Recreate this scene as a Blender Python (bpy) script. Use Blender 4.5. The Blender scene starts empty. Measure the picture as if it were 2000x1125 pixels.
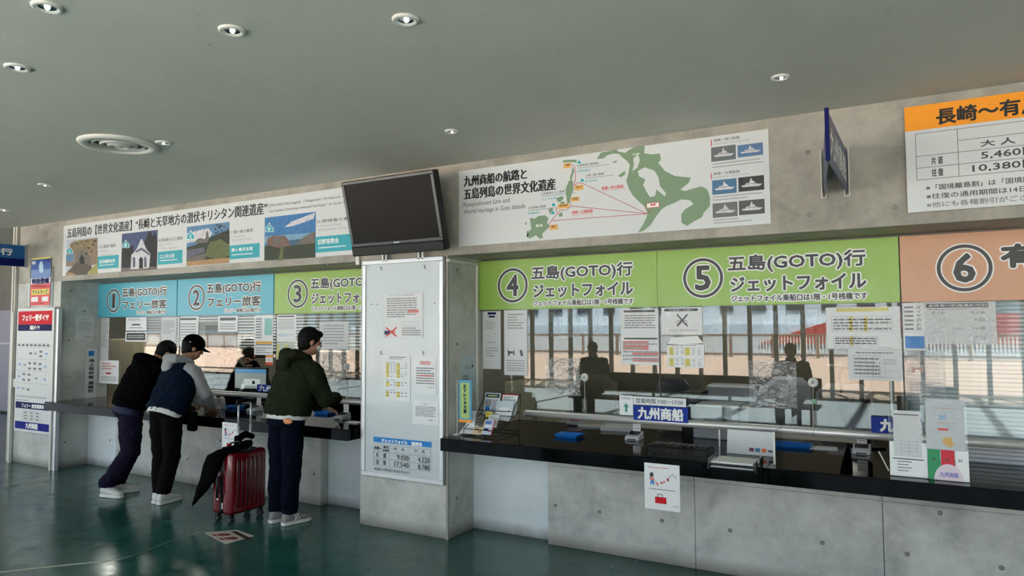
import bpy, bmesh, math, random
from math import pi, sin, cos, radians
from mathutils import Vector as V, Matrix
SC = bpy.context.scene; COL = SC.collection
random.seed(7)
# ------------------------------------------------------------------ camera
EYE = V((0, 0, 1.6)); FPX = 1367.3931; YAW, PIT, ROL = .5218, .0538, -.0056
_F = V((-sin(YAW)*cos(PIT), cos(YAW)*cos(PIT), sin(PIT))); _R = V((cos(YAW), sin(YAW), 0)); _U = _R.cross(_F)
CR = _R*cos(ROL)+_U*sin(ROL); CU = -_R*sin(ROL)+_U*cos(ROL); CF = _F
cd = bpy.data.cameras.new('camera'); cam = bpy.data.objects.new('camera', cd); COL.objects.link(cam); SC.camera = cam
cd.sensor_width = 36; cd.lens = FPX/2000*36; cd.clip_end = 3000; cd.clip_start = .05
M = Matrix.Identity(4)
for i in range(3): M[i][0] = CR[i]; M[i][1] = CU[i]; M[i][2] = -CF[i]; M[i][3] = EYE[i]
cam.matrix_world = M
# ------------------------------------------------------------------ light
SC.view_settings.view_transform = 'Standard'; SC.view_settings.look = 'None'; SC.view_settings.gamma = 1
SC.view_settings.use_curve_mapping = False; SC.view_settings.exposure = 1.98
SC.cycles.use_denoising = True; SC.cycles.max_bounces = 10; SC.cycles.diffuse_bounces = 5; SC.cycles.transparent_max_bounces = 24
SC.cycles.sample_clamp_indirect = 8; SC.cycles.caustics_reflective = False; SC.cycles.caustics_refractive = False
wd = bpy.data.worlds.new('sky'); SC.world = wd; wd.use_nodes = True
bgn = wd.node_tree.nodes['Background']
sk = wd.node_tree.nodes.new('ShaderNodeTexSky'); sk.sky_type = 'HOSEK_WILKIE'; sk.turbidity = 6; sk.ground_albedo = .3
SUND = V((.12, .34, .93)).normalized(); sk.sun_direction = SUND
hs = wd.node_tree.nodes.new('ShaderNodeHueSaturation'); hs.inputs['Saturation'].default_value = .35
wd.node_tree.links.new(sk.outputs[0], hs.inputs['Color']); wd.node_tree.links.new(hs.outputs[0], bgn.inputs[0])
bgn.inputs[1].default_value = 3.0
sd = bpy.data.lights.new('sun', 'SUN'); sd.energy = 16; sd.angle = .01; sd.color = (.93, .98, 1)
so = bpy.data.objects.new('sun', sd); COL.objects.link(so); so.rotation_euler = SUND.to_track_quat('Z', 'Y').to_euler()
def area(n, loc, rot, sx, sy, e, portal=False, color=(1, 1, 1)):
    l = bpy.data.lights.new(n, 'AREA'); l.shape = 'RECTANGLE'; l.size = sx; l.size_y = sy; l.energy = e; l.color = color
    if portal: l.cycles.is_portal = True
    o = bpy.data.objects.new(n, l); COL.objects.link(o); o.location = loc; o.rotation_euler = rot; return o
HZ = 2.84; HA = 7.0; YF = -6.3; XL, XR = -30.0, 8.0
pr_ = area('portal', ((XL+XR)/2, YF+.1, HA/2), (radians(90), 0, 0), XR-XL, HA, 1, True).rotation_euler = (radians(90), 0, 0)
area('portal_added_skylight', ((XL+XR)/2, (YF+.5)/2, HA-.05), (0, 0, 0), XR-XL, .3-YF, 1, True)  # sampling portal under the added atrium roof
for x, e_ in ((-11.6, 9), (-9.3, 9), (-6.2, 7), (-1.5, 4), (.8, 4)):
    area('office_fill_light', (x, 7.0, 2.6), (0, 0, 0), 1.2, .3, e_, False, (1, .97, .88))  # unseen area lamps added to brighten the office interior
# ------------------------------------------------------------------ materials
def lin(c):
    return tuple(((v/255)/12.92 if v/255 <= .04045 else ((v/255+.055)/1.055)**2.4) for v in c)
def newmat(n):
    m = bpy.data.materials.new(n); m.use_nodes = True; nt = m.node_tree; b = nt.nodes['Principled BSDF']; return m, nt, b
_mc = {}
def mat(n, c, rough=.6, metal=0, spec=.5, var=.06, scale=30, bump=0, em=0, coat=0):
    if n.startswith('photo_'): var, scale = .45, 45
    """plain surface with a little procedural unevenness; c is sRGB 0..255"""
    if n in _mc: return _mc[n]
    m, nt, b = newmat(n); L = nt.links.new
    c = lin(c)
    tc = nt.nodes.new('ShaderNodeTexCoord'); nz = nt.nodes.new('ShaderNodeTexNoise'); nz.inputs['Scale'].default_value = scale; nz.inputs['Detail'].default_value = 4
    L(tc.outputs['Object'], nz.inputs['Vector'])
    mx = nt.nodes.new('ShaderNodeMix'); mx.data_type = 'RGBA'
    mx.inputs[6].default_value = (*[v*(1-var) for v in c], 1); mx.inputs[7].default_value = (*[min(1, v*(1+var)) for v in c], 1)
    L(nz.outputs[0], mx.inputs[0]); L(mx.outputs[2], b.inputs['Base Color'])
    b.inputs['Roughness'].default_value = rough; b.inputs['Metallic'].default_value = metal; b.inputs['Specular IOR Level'].default_value = spec
    if coat: b.inputs['Coat Weight'].default_value = coat; b.inputs['Coat Roughness'].default_value = .05
    if em: b.inputs['Emission Color'].default_value = (*c, 1); b.inputs['Emission Strength'].default_value = em
    if bump:
        bp = nt.nodes.new('ShaderNodeBump'); bp.inputs['Strength'].default_value = bump; bp.inputs['Distance'].default_value = .01
        L(nz.outputs[0], bp.inputs['Height']); L(bp.outputs[0], b.inputs['Normal'])
    _mc[n] = m; return m
def concrete(n, c1, c2, c3, base_dirt=True, scale=1.0):
    m, nt, b = newmat(n); L = nt.links.new
    geo = nt.nodes.new('ShaderNodeNewGeometry')
    def noise(s, d, r=.5, dist=0):
        z = nt.nodes.new('ShaderNodeTexNoise'); z.inputs['Scale'].default_value = s*scale; z.inputs['Detail'].default_value = d
        z.inputs['Roughness'].default_value = r; z.inputs['Distortion'].default_value = dist; L(geo.outputs['Position'], z.inputs['Vector']); return z
    n1 = noise(1.7, 8, .62, .6); n2 = noise(9, 8, .7); n3 = noise(60, 4, .6)
    r = nt.nodes.new('ShaderNodeValToRGB'); e = r.color_ramp.elements
    e[0].position = .32; e[0].color = (*lin(c1), 1); e[1].position = .7; e[1].color = (*lin(c3), 1)
    k = e.new(.52); k.color = (*lin(c2), 1)
    a = nt.nodes.new('ShaderNodeMix'); a.data_type = 'FLOAT'; a.inputs[0].default_value = .35
    L(n1.outputs[0], a.inputs[2]); L(n2.outputs[0], a.inputs[3]); L(a.outputs[0], r.inputs[0])
    # small dark pits
    pr = nt.nodes.new('ShaderNodeValToRGB'); pr.color_ramp.elements[0].position = .27; pr.color_ramp.elements[1].position = .33
    L(n3.outputs[0], pr.inputs[0])
    mu = nt.nodes.new('ShaderNodeMix'); mu.data_type = 'RGBA'; mu.blend_type = 'MULTIPLY'; mu.inputs[0].default_value = .35
    L(r.outputs[0], mu.inputs[6]); L(pr.outputs[0], mu.inputs[7])
    out = mu.outputs[2]
    if base_dirt:   # scuffed dirt where mops and shoes reach the foot of the wall
        sx = nt.nodes.new('ShaderNodeSeparateXYZ'); L(geo.outputs['Position'], sx.inputs[0])
        ad = nt.nodes.new('ShaderNodeMath'); ad.operation = 'MULTIPLY_ADD'; ad.inputs[1].default_value = -.09; L(n2.outputs[0], ad.inputs[0]); L(sx.outputs['Z'], ad.inputs[2])
        mr = nt.nodes.new('ShaderNodeMapRange'); mr.inputs[1].default_value = -.05; mr.inputs[2].default_value = .05; mr.inputs[3].default_value = .8; mr.inputs[4].default_value = 0
        L(ad.outputs[0], mr.inputs[0])
        d = nt.nodes.new('ShaderNodeMix'); d.data_type = 'RGBA'; L(mr.outputs[0], d.inputs[0]); L(out, d.inputs[6]); d.inputs[7].default_value = (*lin((92, 84, 72)), 1)
        out = d.outputs[2]
    L(out, b.inputs['Base Color']); b.inputs['Roughness'].default_value = .62
    bp = nt.nodes.new('ShaderNodeBump'); bp.inputs['Strength'].default_value = .25; bp.inputs['Distance'].default_value = .004
    L(n2.outputs[0], bp.inputs['Height']); L(bp.outputs[0], b.inputs['Normal'])
    return m
CON = concrete('cast_concrete', (150, 153, 150), (200, 202, 197), (222, 223, 217))
CONW = concrete('warm_concrete', (126, 124, 115), (166, 162, 151), (188, 184, 172), False)
WPAN = concrete('white_painted_board', (214, 224, 228), (226, 235, 238), (232, 239, 241), True)
CEIL = concrete('ceiling_plaster', (192, 193, 183), (198, 199, 189), (203, 204, 194), False, .5)
OLIVE = mat('office_wall_paint', (104, 99, 84), .8, var=.05, scale=3)
# polished green floor coating
m, nt, b = newmat('green_floor_coating'); L = nt.links.new
geo = nt.nodes.new('ShaderNodeNewGeometry')
z1 = nt.nodes.new('ShaderNodeTexNoise'); z1.inputs['Scale'].default_value = .9; z1.inputs['Detail'].default_value = 9; z1.inputs['Roughness'].default_value = .65
z2 = nt.nodes.new('ShaderNodeTexNoise'); z2.inputs['Scale'].default_value = 5; z2.inputs['Detail'].default_value = 8; z2.inputs['Distortion'].default_value = 1.2
for z in (z1, z2): L(geo.outputs['Position'], z.inputs['Vector'])
r = nt.nodes.new('ShaderNodeValToRGB'); e = r.color_ramp.elements; e[0].position = .3; e[0].color = (*lin((14, 66, 60)), 1); e[1].position = .72; e[1].color = (*lin((48, 100, 92)), 1)
L(z1.outputs[0], r.inputs[0]); L(r.outputs[0], b.inputs['Base Color'])
mr = nt.nodes.new('ShaderNodeMapRange'); mr.inputs[1].default_value = .3; mr.inputs[2].default_value = .75; mr.inputs[3].default_value = .12; mr.inputs[4].default_value = .3
L(z2.outputs[0], mr.inputs[0]); L(mr.outputs[0], b.inputs['Roughness']); b.inputs['Specular IOR Level'].default_value = .5
bp = nt.nodes.new('ShaderNodeBump'); bp.inputs['Strength'].default_value = .12; bp.inputs['Distance'].default_value = .01; L(z2.outputs[0], bp.inputs['Height']); L(bp.outputs[0], b.inputs['Normal'])
FLOOR = m
def glassmat(n, refl, tint=(1, 1, 1), rough=.0, crinkle=0, cs=25):
    m = bpy.data.materials.new(n); m.use_nodes = True; nt = m.node_tree; nt.nodes.clear(); L = nt.links.new
    o = nt.nodes.new('ShaderNodeOutputMaterial'); t = nt.nodes.new('ShaderNodeBsdfTransparent'); t.inputs[0].default_value = (*tint, 1)
    g = nt.nodes.new('ShaderNodeBsdfGlossy'); g.inputs['Roughness'].default_value = rough
    x = nt.nodes.new('ShaderNodeMixShader')
    ge = nt.nodes.new('ShaderNodeNewGeometry'); dt = nt.nodes.new('ShaderNodeVectorMath'); dt.operation = 'DOT_PRODUCT'; L(ge.outputs['Normal'], dt.inputs[0]); L(ge.outputs['Incoming'], dt.inputs[1])
    def mth(op, a, b_=None):
        q = nt.nodes.new('ShaderNodeMath'); q.operation = op
        for i, v in enumerate((a, b_)):
            if v is None: continue
            if isinstance(v, (int, float)): q.inputs[i].default_value = v
            else: L(v, q.inputs[i])
        return q.outputs[0]
    # Schlick's curve for a thin sheet of glass, the same from both faces
    sch = mth('MULTIPLY', mth('ADD', mth('MULTIPLY', mth('POWER', mth('SUBTRACT', 1.0, mth('ABSOLUTE', dt.outputs['Value'])), 5.0), .96), .04), refl)
    mm = nt.nodes.new('ShaderNodeMath'); mm.operation = 'MINIMUM'; mm.inputs[1].default_value = 1.0
    L(sch, mm.inputs[0]); L(mm.outputs[0], x.inputs[0]); L(t.outputs[0], x.inputs[1]); L(g.outputs[0], x.inputs[2]); L(x.outputs[0], o.inputs[0])
    if crinkle:
        geo = nt.nodes.new('ShaderNodeNewGeometry'); z = nt.nodes.new('ShaderNodeTexNoise'); z.inputs['Scale'].default_value = cs; z.inputs['Detail'].default_value = 3; z.inputs['Distortion'].default_value = 1.5
        L(geo.outputs['Position'], z.inputs['Vector']); bp = nt.nodes.new('ShaderNodeBump'); bp.inputs['Strength'].default_value = crinkle; bp.inputs['Distance'].default_value = .02
        L(z.outputs[0], bp.inputs['Height']); L(bp.outputs[0], g.inputs['Normal'])
    return m
GLASS = glassmat('window_glass', 1.1, (.96, .98, .97))
FGLASS = glassmat('facade_glass', .8, (.95, .97, .97))
PLAST = glassmat('crinkled_clear_plastic', 2.2, (.995, .995, .995), .1, .9, 30)
FILM = glassmat('clear_film', .25, (.93, .93, .92))
PLAST2 = glassmat('crumpled_clear_plastic', 5.0, (.93, .94, .94), .16, 1.0, 24)
CLEAR = glassmat('clear_acrylic', 1.6, (.93, .96, .96))
WHITE = mat('white_board', (212, 216, 216), .45, var=.02)
PAPER = mat('paper', (238, 240, 240), .7, var=.02)
PAPERG = mat('grey_paper', (214, 217, 217), .6, var=.03)
BLACK = mat('black_ink', (22, 22, 24), .6)
INK = mat('dark_grey_ink', (66, 66, 68), .6)
GREYT = mat('grey_print', (120, 122, 124), .7)
FAINT = mat('faint_print', (160, 163, 165), .7)
RED = mat('red_print', (214, 52, 56), .5); PINK = mat('pink_print', (218, 128, 122), .6)
NAVY = mat('navy_print', (12, 22, 84), .6, spec=.15); BLUE = mat('blue_print', (30, 128, 204), .5); YEL = mat('yellow_print', (226, 212, 110), .6)
TEAL = mat('teal_print', (36, 166, 180), .5); ORNG = mat('orange_print', (250, 158, 12), .5)
CYAN = mat('cyan_sign_board', (84, 182, 204), .4, coat=.2); LIME = mat('lime_sign_board', (150, 188, 84), .4, coat=.2); PEACH = mat('peach_sign_board', (208, 156, 120), .4, coat=.2)
STONE = mat('polished_black_stone', (5, 5, 6), .05, spec=.5, var=.3, scale=80)
STONE.node_tree.nodes['Principled BSDF'].inputs['IOR'].default_value = 1.27
STEEL = mat('brushed_steel', (222, 222, 218), .34, .45)
ALU = mat('aluminium', (206, 210, 212), .38, .6)
CHROME = mat('chrome', (210, 212, 214), .12, 1)
WMETAL = mat('white_enamel', (214, 214, 206), .4)
BPLAS = mat('black_plastic', (12, 12, 13), .4, spec=.3)
DGREY = mat('dark_grey_plastic', (62, 64, 66), .4)
MGREY = mat('grey_plastic', (150, 154, 158), .45)
LGREY = mat('light_grey_plastic', (196, 198, 200), .45)
TRAYB = mat('blue_plastic', (34, 120, 206), .35)
GRN = mat('map_green', (126, 152, 122), .6)
# (geometry helpers follow)
def ray(px, py):
    return CF+CR*((px-1000)/FPX)-CU*((py-562.5)/FPX)
def W(px, py, Y):
    d = ray(px, py); s = Y/d.y; return s*d.x, 1.6+s*d.z
def WX(px, py, X):
    d = ray(px, py); s = X/d.x; return s*d.y, 1.6+s*d.z
def WZ(px, py, Z=0):
    d = ray(px, py); s = (Z-1.6)/d.z; return s*d.x, s*d.y
class PL:
    """a plane: u and v in metres along it, n out of it"""
    def __init__(s, O, U, Vv, N): s.O, s.U, s.V, s.N = V(O), V(U), V(Vv), V(N)
    def p(s, u, v, n=0): return s.O+s.U*u+s.V*v+s.N*n
def wall(Y): return PL((0, Y, 0), (1, 0, 0), (0, 0, 1), (0, -1, 0))
def side(X): return PL((X, 0, 0), (0, 1, 0), (0, 0, 1), (1, 0, 0))
def flat(Z): return PL((0, 0, Z), (1, 0, 0), (0, 1, 0), (0, 0, 1))
BASE = {}
def rootloc(o):
    while o.parent: o = o.parent
    return BASE.get(o.name, V((0, 0, 0)))
def tag(o, label=None, cat=None, group=None, kind=None):
    if label: o['label'] = label
    if cat: o['category'] = cat
    if group: o['group'] = group
    if kind: o['kind'] = kind
    return o
def thing(name, label, cat, loc=(0, 0, 0), group=None, rz=0):
    o = bpy.data.objects.new(name, None); COL.objects.link(o); o.location = loc; o.rotation_euler.z = rz; o.empty_display_size = .1
    if rz == 0: BASE[o.name] = V(loc)
    return tag(o, label, cat, group)
class MB:
    def __init__(s): s.v = []; s.f = []; s.m = []; s.mats = []
    def mi(s, m):
        if m is None: return 0
        if m not in s.mats: s.mats.append(m)
        return s.mats.index(m)
    def add(s, vs, fs, m=None):
        k = len(s.v); s.v += [V(q) for q in vs]; i = s.mi(m)
        for f in fs: s.f.append([j+k for j in f]); s.m.append(i)
        return s
    def box(s, x0, x1, y0, y1, z0, z1, m=None):
        return s.pbox(flat(0), x0, x1, y0, y1, z0, z1, m)
    def pbox(s, P, u0, u1, v0, v1, n0, n1, m=None):
        vs = [P.p(u, v, n) for n in (n0, n1) for v in (v0, v1) for u in (u0, u1)]
        return s.add(vs, [(0, 2, 3, 1), (4, 5, 7, 6), (0, 1, 5, 4), (2, 6, 7, 3), (0, 4, 6, 2), (1, 3, 7, 5)], m)
    def poly(s, P, pts, n0, n1, m=None):
        k = len(pts); a = sum(pts[i][0]*pts[(i+1) % k][1]-pts[(i+1) % k][0]*pts[i][1] for i in range(k))
        if a < 0: pts = pts[::-1]
        vs = [P.p(u, v, n0) for u, v in pts]+[P.p(u, v, n1) for u, v in pts]
        return s.add(vs, [tuple(range(k, 2*k)), tuple(range(k-1, -1, -1))]+[(i, (i+1) % k, k+(i+1) % k, k+i) for i in range(k)], m)
    def quad(s, P, u0, u1, v0, v1, n, m=None):
        return s.add([P.p(u0, v0, n), P.p(u1, v0, n), P.p(u1, v1, n), P.p(u0, v1, n)], [(0, 1, 2, 3)], m)
    def disc(s, P, u, v, r, n0, n1, m=None, k=20, rv=None):
        return s.poly(P, [(u+r*cos(2*pi*i/k), v+(rv or r)*sin(2*pi*i/k)) for i in range(k)], n0, n1, m)
    def ring(s, P, u, v, r0, r1, n0, n1, m=None, k=32, el=1):
        vs = []; fs = []
        for r, n in ((r0, n0), (r1, n0), (r1, n1), (r0, n1)):
            vs += [P.p(u+r*cos(2*pi*i/k), v+el*r*sin(2*pi*i/k), n) for i in range(k)]
        for a in range(4):
            b = (a+1) % 4
            for i in range(k):
                j = (i+1) % k; fs.append((a*k+i, a*k+j, b*k+j, b*k+i))
        return s.add(vs, fs, m)
    def tube(s, pts, r, m=None, k=8, cap=True):
        pts = [V(p) for p in pts]; n = len(pts); rs = r if isinstance(r, (list, tuple)) else [r]*n; vs = []; up = None
        for i, p in enumerate(pts):
            d = (pts[min(i+1, n-1)]-pts[max(i-1, 0)]).normalized()
            if up is None: up = d.orthogonal().normalized()
            up = (up-d*up.dot(d)).normalized(); w = d.cross(up)
            vs += [p+(up*cos(2*pi*j/k)+w*sin(2*pi*j/k))*rs[i] for j in range(k)]
        fs = [(i*k+j, i*k+(j+1) % k, (i+1)*k+(j+1) % k, (i+1)*k+j) for i in range(n-1) for j in range(k)]
        if cap: fs += [tuple(range(k-1, -1, -1)), tuple(range((n-1)*k, n*k))]
        return s.add(vs, fs, m)
    def loft(s, secs, m=None, k=18):
        """secs: (centre, half-width vector, half-depth vector)"""
        vs = []; n = len(secs)
        for c, a, b in secs: vs += [V(c)+V(a)*cos(2*pi*j/k)+V(b)*sin(2*pi*j/k) for j in range(k)]
        fs = [(i*k+j, i*k+(j+1) % k, (i+1)*k+(j+1) % k, (i+1)*k+j) for i in range(n-1) for j in range(k)]+[tuple(range(k-1, -1, -1)), tuple(range((n-1)*k, n*k))]
        return s.add(vs, fs, m)
    def ball(s, c, ax, ay=None, az=None, m=None, k=14):
        if not isinstance(ax, V): ax, ay, az = V((ax, 0, 0)), V((0, ay or ax, 0)), V((0, 0, az or ax))
        c = V(c); vs = [c-az]; h = k//2
        for i in range(1, h):
            t = -pi/2+pi*i/h; vs += [c+(ax*cos(2*pi*j/k)+ay*sin(2*pi*j/k))*cos(t)+az*sin(t) for j in range(k)]
        vs.append(c+az); e = len(vs)-1
        fs = [(0, 1+(j+1) % k, 1+j) for j in range(k)]+[(1+i*k+j, 1+i*k+(j+1) % k, 1+(i+1)*k+(j+1) % k, 1+(i+1)*k+j) for i in range(h-2) for j in range(k)]
        fs += [(e, 1+(h-2)*k+j, 1+(h-2)*k+(j+1) % k) for j in range(k)]
        return s.add(vs, fs, m)
    def lathe(s, P, u, v, prof, m=None, k=28):
        vs = [P.p(u+r*cos(2*pi*j/k), v+r*sin(2*pi*j/k), n) for r, n in prof for j in range(k)]; q = len(prof)
        return s.add(vs, [(i*k+j, i*k+(j+1) % k, (i+1)*k+(j+1) % k, (i+1)*k+j) for i in range(q-1) for j in range(k)], m)
    def build(s, name, m=None, parent=None, bevel=0, smooth=False, local=False):
        me = bpy.data.meshes.new(name)
        off = rootloc(parent) if (parent is not None and not local) else V((0, 0, 0))
        me.from_pydata([tuple(q-off) for q in s.v], [], s.f)
        ms = s.mats if (s.mats and m is None) else [m]
        for q in ms: me.materials.append(q)
        if s.mats and m is None: me.polygons.foreach_set('material_index', s.m)
        if smooth: me.polygons.foreach_set('use_smooth', [True]*len(s.f))
        me.update()
        o = bpy.data.objects.new(name, me); COL.objects.link(o); o.parent = parent
        if bevel:
            bv = o.modifiers.new('b', 'BEVEL'); bv.width = bevel; bv.segments = 2; bv.limit_method = 'ANGLE'
        return o
def struct(name, mb, m=None, parent=None, **k):
    o = mb.build(name, m, parent, **k)
    if parent is None: o['kind'] = 'structure'
    return o
def clone(o, parent=None, loc=None):
    c = o.copy(); COL.objects.link(c); c.parent = parent
    if loc is not None: c.location = loc
    for ch in [q for q in o.children]: clone(ch, c)
    return c
_tc = {}
def glyphs(s):
    if s not in _tc:
        cu = bpy.data.curves.new('t', 'FONT'); cu.body = s; cu.resolution_u = 2; cu.space_line = 1
        o = bpy.data.objects.new('t', cu); COL.objects.link(o); dg = bpy.context.evaluated_depsgraph_get()
        me = bpy.data.meshes.new_from_object(o.evaluated_get(dg))
        vs = [(q.co.x, q.co.y) for q in me.vertices]; fs = [tuple(p.vertices) for p in me.polygons]
        bpy.data.objects.remove(o); bpy.data.meshes.remove(me); bpy.data.curves.remove(cu)
        x0 = min(q[0] for q in vs); x1 = max(q[0] for q in vs); y0 = min(q[1] for q in vs); y1 = max(q[1] for q in vs)
        _tc[s] = ([((a-x0)/max(x1-x0, 1e-6), (b-y0)/max(y1-y0, 1e-6)) for a, b in vs], fs)
    return _tc[s]
def text(mb, P, s, u0, u1, v0, v1, n, m, bold=0, boldv=None, kk=6):
    """flat lettering stretched into the box u0..u1, v0..v1; bold = stroke widening in metres"""
    vs, fs = glyphs(s); sh = [(0, 0)]
    if bold: sh += [(bold*cos(2*pi*i/kk), (bold if boldv is None else boldv)*sin(2*pi*i/kk)) for i in range(kk)]
    u0 += bold; u1 -= bold
    for i, (du, dv) in enumerate(sh):
        mb.add([P.p(u0+a*(u1-u0)+du, v0+b*(v1-v0)+dv, n+i*2e-6) for a, b in vs], fs, m)
def RB(Y, xl, yt, yb, xr):
    """the rectangle on wall plane Y whose left edge runs from pixel (xl,yt) to (xl,yb) and whose right edge passes column xr"""
    a = W(xl, yt, Y); b = W(xl, yb, Y); c = W(xr, yt-(xr-xl)*.05, Y); return (a[0]+b[0])/2, c[0], b[1], a[1]
def sheet(name, label, cat, P, r, m=None, th=.0015, items=(), group=None, n=0.0, frame=None):
    """a flat printed sheet or board: r=(u0,u1,v0,v1); items drawn as a child named print; item coordinates run 0..1 across and 0..1 down"""
    u0, u1, v0, v1 = r; w = u1-u0; h = v1-v0
    o = MB().pbox(P, u0, u1, v0, v1, n, n+th).build(name, m or PAPER)
    tag(o, label, cat, group)
    if items:
        mb = MB(); e = n+th
        for it in items:
            k = it[0]
            if k == 'r': _, a, b, c, d, mm = it[:6]; mb.quad(P, u0+a*w, u0+c*w, v1-d*h, v1-b*h, e+(it[6] if len(it) > 6 else .0008), mm)
            elif k == 't': _, s, a, b, c, d, mm = it[:7]; text(mb, P, s, u0+a*w, u0+c*w, v1-d*h, v1-b*h, e+.0016, mm, it[7] if len(it) > 7 else 0)
            elif k == 'l':   # rows of unreadable small print
                _, a, b, c, d, rows, mm = it[:7]; ph = (d-b)/rows
                for i in range(rows):
                    x = a; yy = b+ph*(i+.25); end = c if random.random() < .7 else a+(c-a)*random.uniform(.5, .95)
                    while x < end:
                        ww = min(random.uniform(.04, .16)*(c-a), end-x); mb.quad(P, u0+x*w, u0+(x+ww)*w, v1-(yy+ph*.42)*h, v1-yy*h, e+.001, mm); x += ww+.018*(c-a)
            elif k == 'g':   # ruled grid
                _, a, b, c, d, nx, ny, mm = it[:8]; t = it[8] if len(it) > 8 else .0012
                for i in range(nx+1):
                    x = u0+(a+(c-a)*i/nx)*w; mb.quad(P, x-t/2, x+t/2, v1-d*h, v1-b*h, e+.0012, mm)
                for i in range(ny+1):
                    y = v1-(b+(d-b)*i/ny)*h; mb.quad(P, u0+a*w, u0+c*w, y-t/2, y+t/2, e+.0012, mm)
            elif k == 'p': _, pts, mm, nn = it; mb.poly(P, [(u0+a*w, v1-b*h) for a, b in pts], e+nn, e+nn+.0004, mm)
        mb.build('print', None, o)
    return o
# ------------------------------------------------------------------ the building
YD, YG, YW, YC, HB = 4.393, 4.852, 4.743, 4.656, 2.14
XCR, XCL, XPR, XPL = -3.09, -3.963, -8.52, -9.48
XB = [-3.09, -1.582, -.07, 1.44, 2.95]; XBL = [-8.52, -7.0, -5.48, -3.963]
struct('floor', MB().box(XL, XR, YF, 8.6, -.1, 0), FLOOR)
struct('ceiling', MB().box(XL, XR, .5, 8.6, HZ, HZ+.25), CEIL)
sky_ = MB().box(XL-.2, XR+.2, YF-.3, YF+.3, HA, HA+.25).box(XL-.2, XR+.2, .3, .7, HA, HA+.25)  # glazed atrium roof, out of view, added to let more daylight in
for i in range(20): sky_.box(XL+i*(XR-XL)/19-.06, XL+i*(XR-XL)/19+.06, YF, .5, HA, HA+.25)
ROOF = struct('ceiling_added_atrium', sky_, CEIL)
struct('wall_added_fascia', MB().box(XL, XR, .3, .5, HZ, HA), CEIL)  # fascia of the added atrium, out of view
struct('floor_added_bounce', MB().box(XL, XR, YF, .3, 0, .002), mat('pale_bounce_floor', (150, 156, 155), .35, var=.05, scale=1.5))  # pale floor added behind the camera to bounce daylight onto the ceiling
struct('wall_back', MB().box(XPL, XR, YD, YD+.5, HB, HZ), CONW)
struct('wall_right', MB().box(XR, XR+.2, YF, 8.6, 0, HZ).box(XR, XR+.2, YF, .5, HZ, HA), CON)
struct('wall_left', MB().box(XL-.2, XL, YF, 8.6, 0, HZ).box(XL-.2, XL, YF, .5, HZ, HA), CON)
struct('wall_office_back', MB().box(-13.5, XR, 8.3, 8.5, 0, HZ), OLIVE)
struct('wall_office_left', MB().poly(flat(0), [(-9.45, 4.94), (-9.40, 5.02), (-13.4, 7.0), (-13.4, 8.3), (-13.6, 8.3), (-13.6, 6.9)], 0, HZ), OLIVE)
pc = struct('wall_column', MB().box(XCL, XCR, YD, YD+.5, 0, HB), CON)
pc2 = struct('wall_pillar', MB().box(XPL, XPR, YD, YG+.1, 0, HB), CON)
def holes(par, P, pts, r=.013):
    for q in pts:
        o = MB().ring(P, q[0], q[1], r*.72, r, 0, .0015, mat('tie_hole_rim', (112, 112, 106), .8)).disc(P, q[0], q[1], r*.72, 0, .0006, mat('tie_hole_plug', (138, 138, 130), .8)).build('tie_hole', None, par)
holes(bpy.data.objects['wall_back'], wall(YD), [W(*q, YD) for q in [(1581, 420), (1748, 405), (1578, 297), (640, 517)]])
holes(pc, side(XCR), [WX(893, 527, XCR), WX(893, 672, XCR), WX(892, 973, XCR)], .012)
holes(pc2, side(XPR), [WX(138, 568, XPR), WX(134, 665, XPR), WX(127, 864, XPR), WX(165, 608, XPR)], .012)
# counter base: cast panels with open joints between them, white boards beside the columns
backing = mat('joint_backing', (70, 68, 62), .9)  # dark backing colour behind the panel gaps
for nm, xs in (('wall_counter_right', [-2.385, -1.298, -.2, .9, 2.0, 3.2, 4.6]), ('wall_counter_left', [-7.815, -6.76, -5.71, -4.665])):
    par = struct(nm, MB().box(xs[0]+.02, xs[-1]-.02, YC+.012, YW+.02, 0, .67), backing)
    for a, b in zip(xs[:-1], xs[1:]): MB().box(a+.0015, b-.0015, YC, YW+.03, 0, .68).build('panel', CON, par, bevel=.003)
    MB().box(xs[0], xs[-1], YC-.012, YC, .562, .572).build('drip_edge', CON, par)
    pts = [(1085, 987), (1171, 1000), (1293, 1017), (1426, 1036), (1606, 1060), (1772, 1082), (1956, 1109), (1836, 1002)] if 'right' in nm else [(430, 860), (366, 897), (613, 926), (215, 860)]
    holes(par, wall(YC), [W(*q, YC) for q in pts], .013)
for i, (a, b) in enumerate([(XCR, -2.385), (-4.665, XCL), (XPR, -7.815)]):
    struct('wall_board_%d' % (i+1), MB().box(a, b, YW, YW+.06, 0, .68), WPAN)
# the far wall and doors beyond the left pillar
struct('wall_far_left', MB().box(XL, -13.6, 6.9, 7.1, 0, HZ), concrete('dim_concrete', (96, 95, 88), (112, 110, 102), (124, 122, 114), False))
LAV = mat('lavender_steel', (150, 150, 166), .5)
for i, x in enumerate((-16.9, -15.7, -14.5, -13.3)):
    d = struct('door_%d' % (i+1), MB().box(x, x+1.16, 6.82, 6.9, .04, 1.95), LAV)
    for z in (.45, 1.05, 1.65): MB().box(x+.03, x+.09, 6.79, 6.82, z, z+.18).build('hinge', DGREY, d)
    MB().box(x, x+1.16, 6.8, 6.82, 1.3, 1.33).build('rail', LGREY, d)
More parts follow.
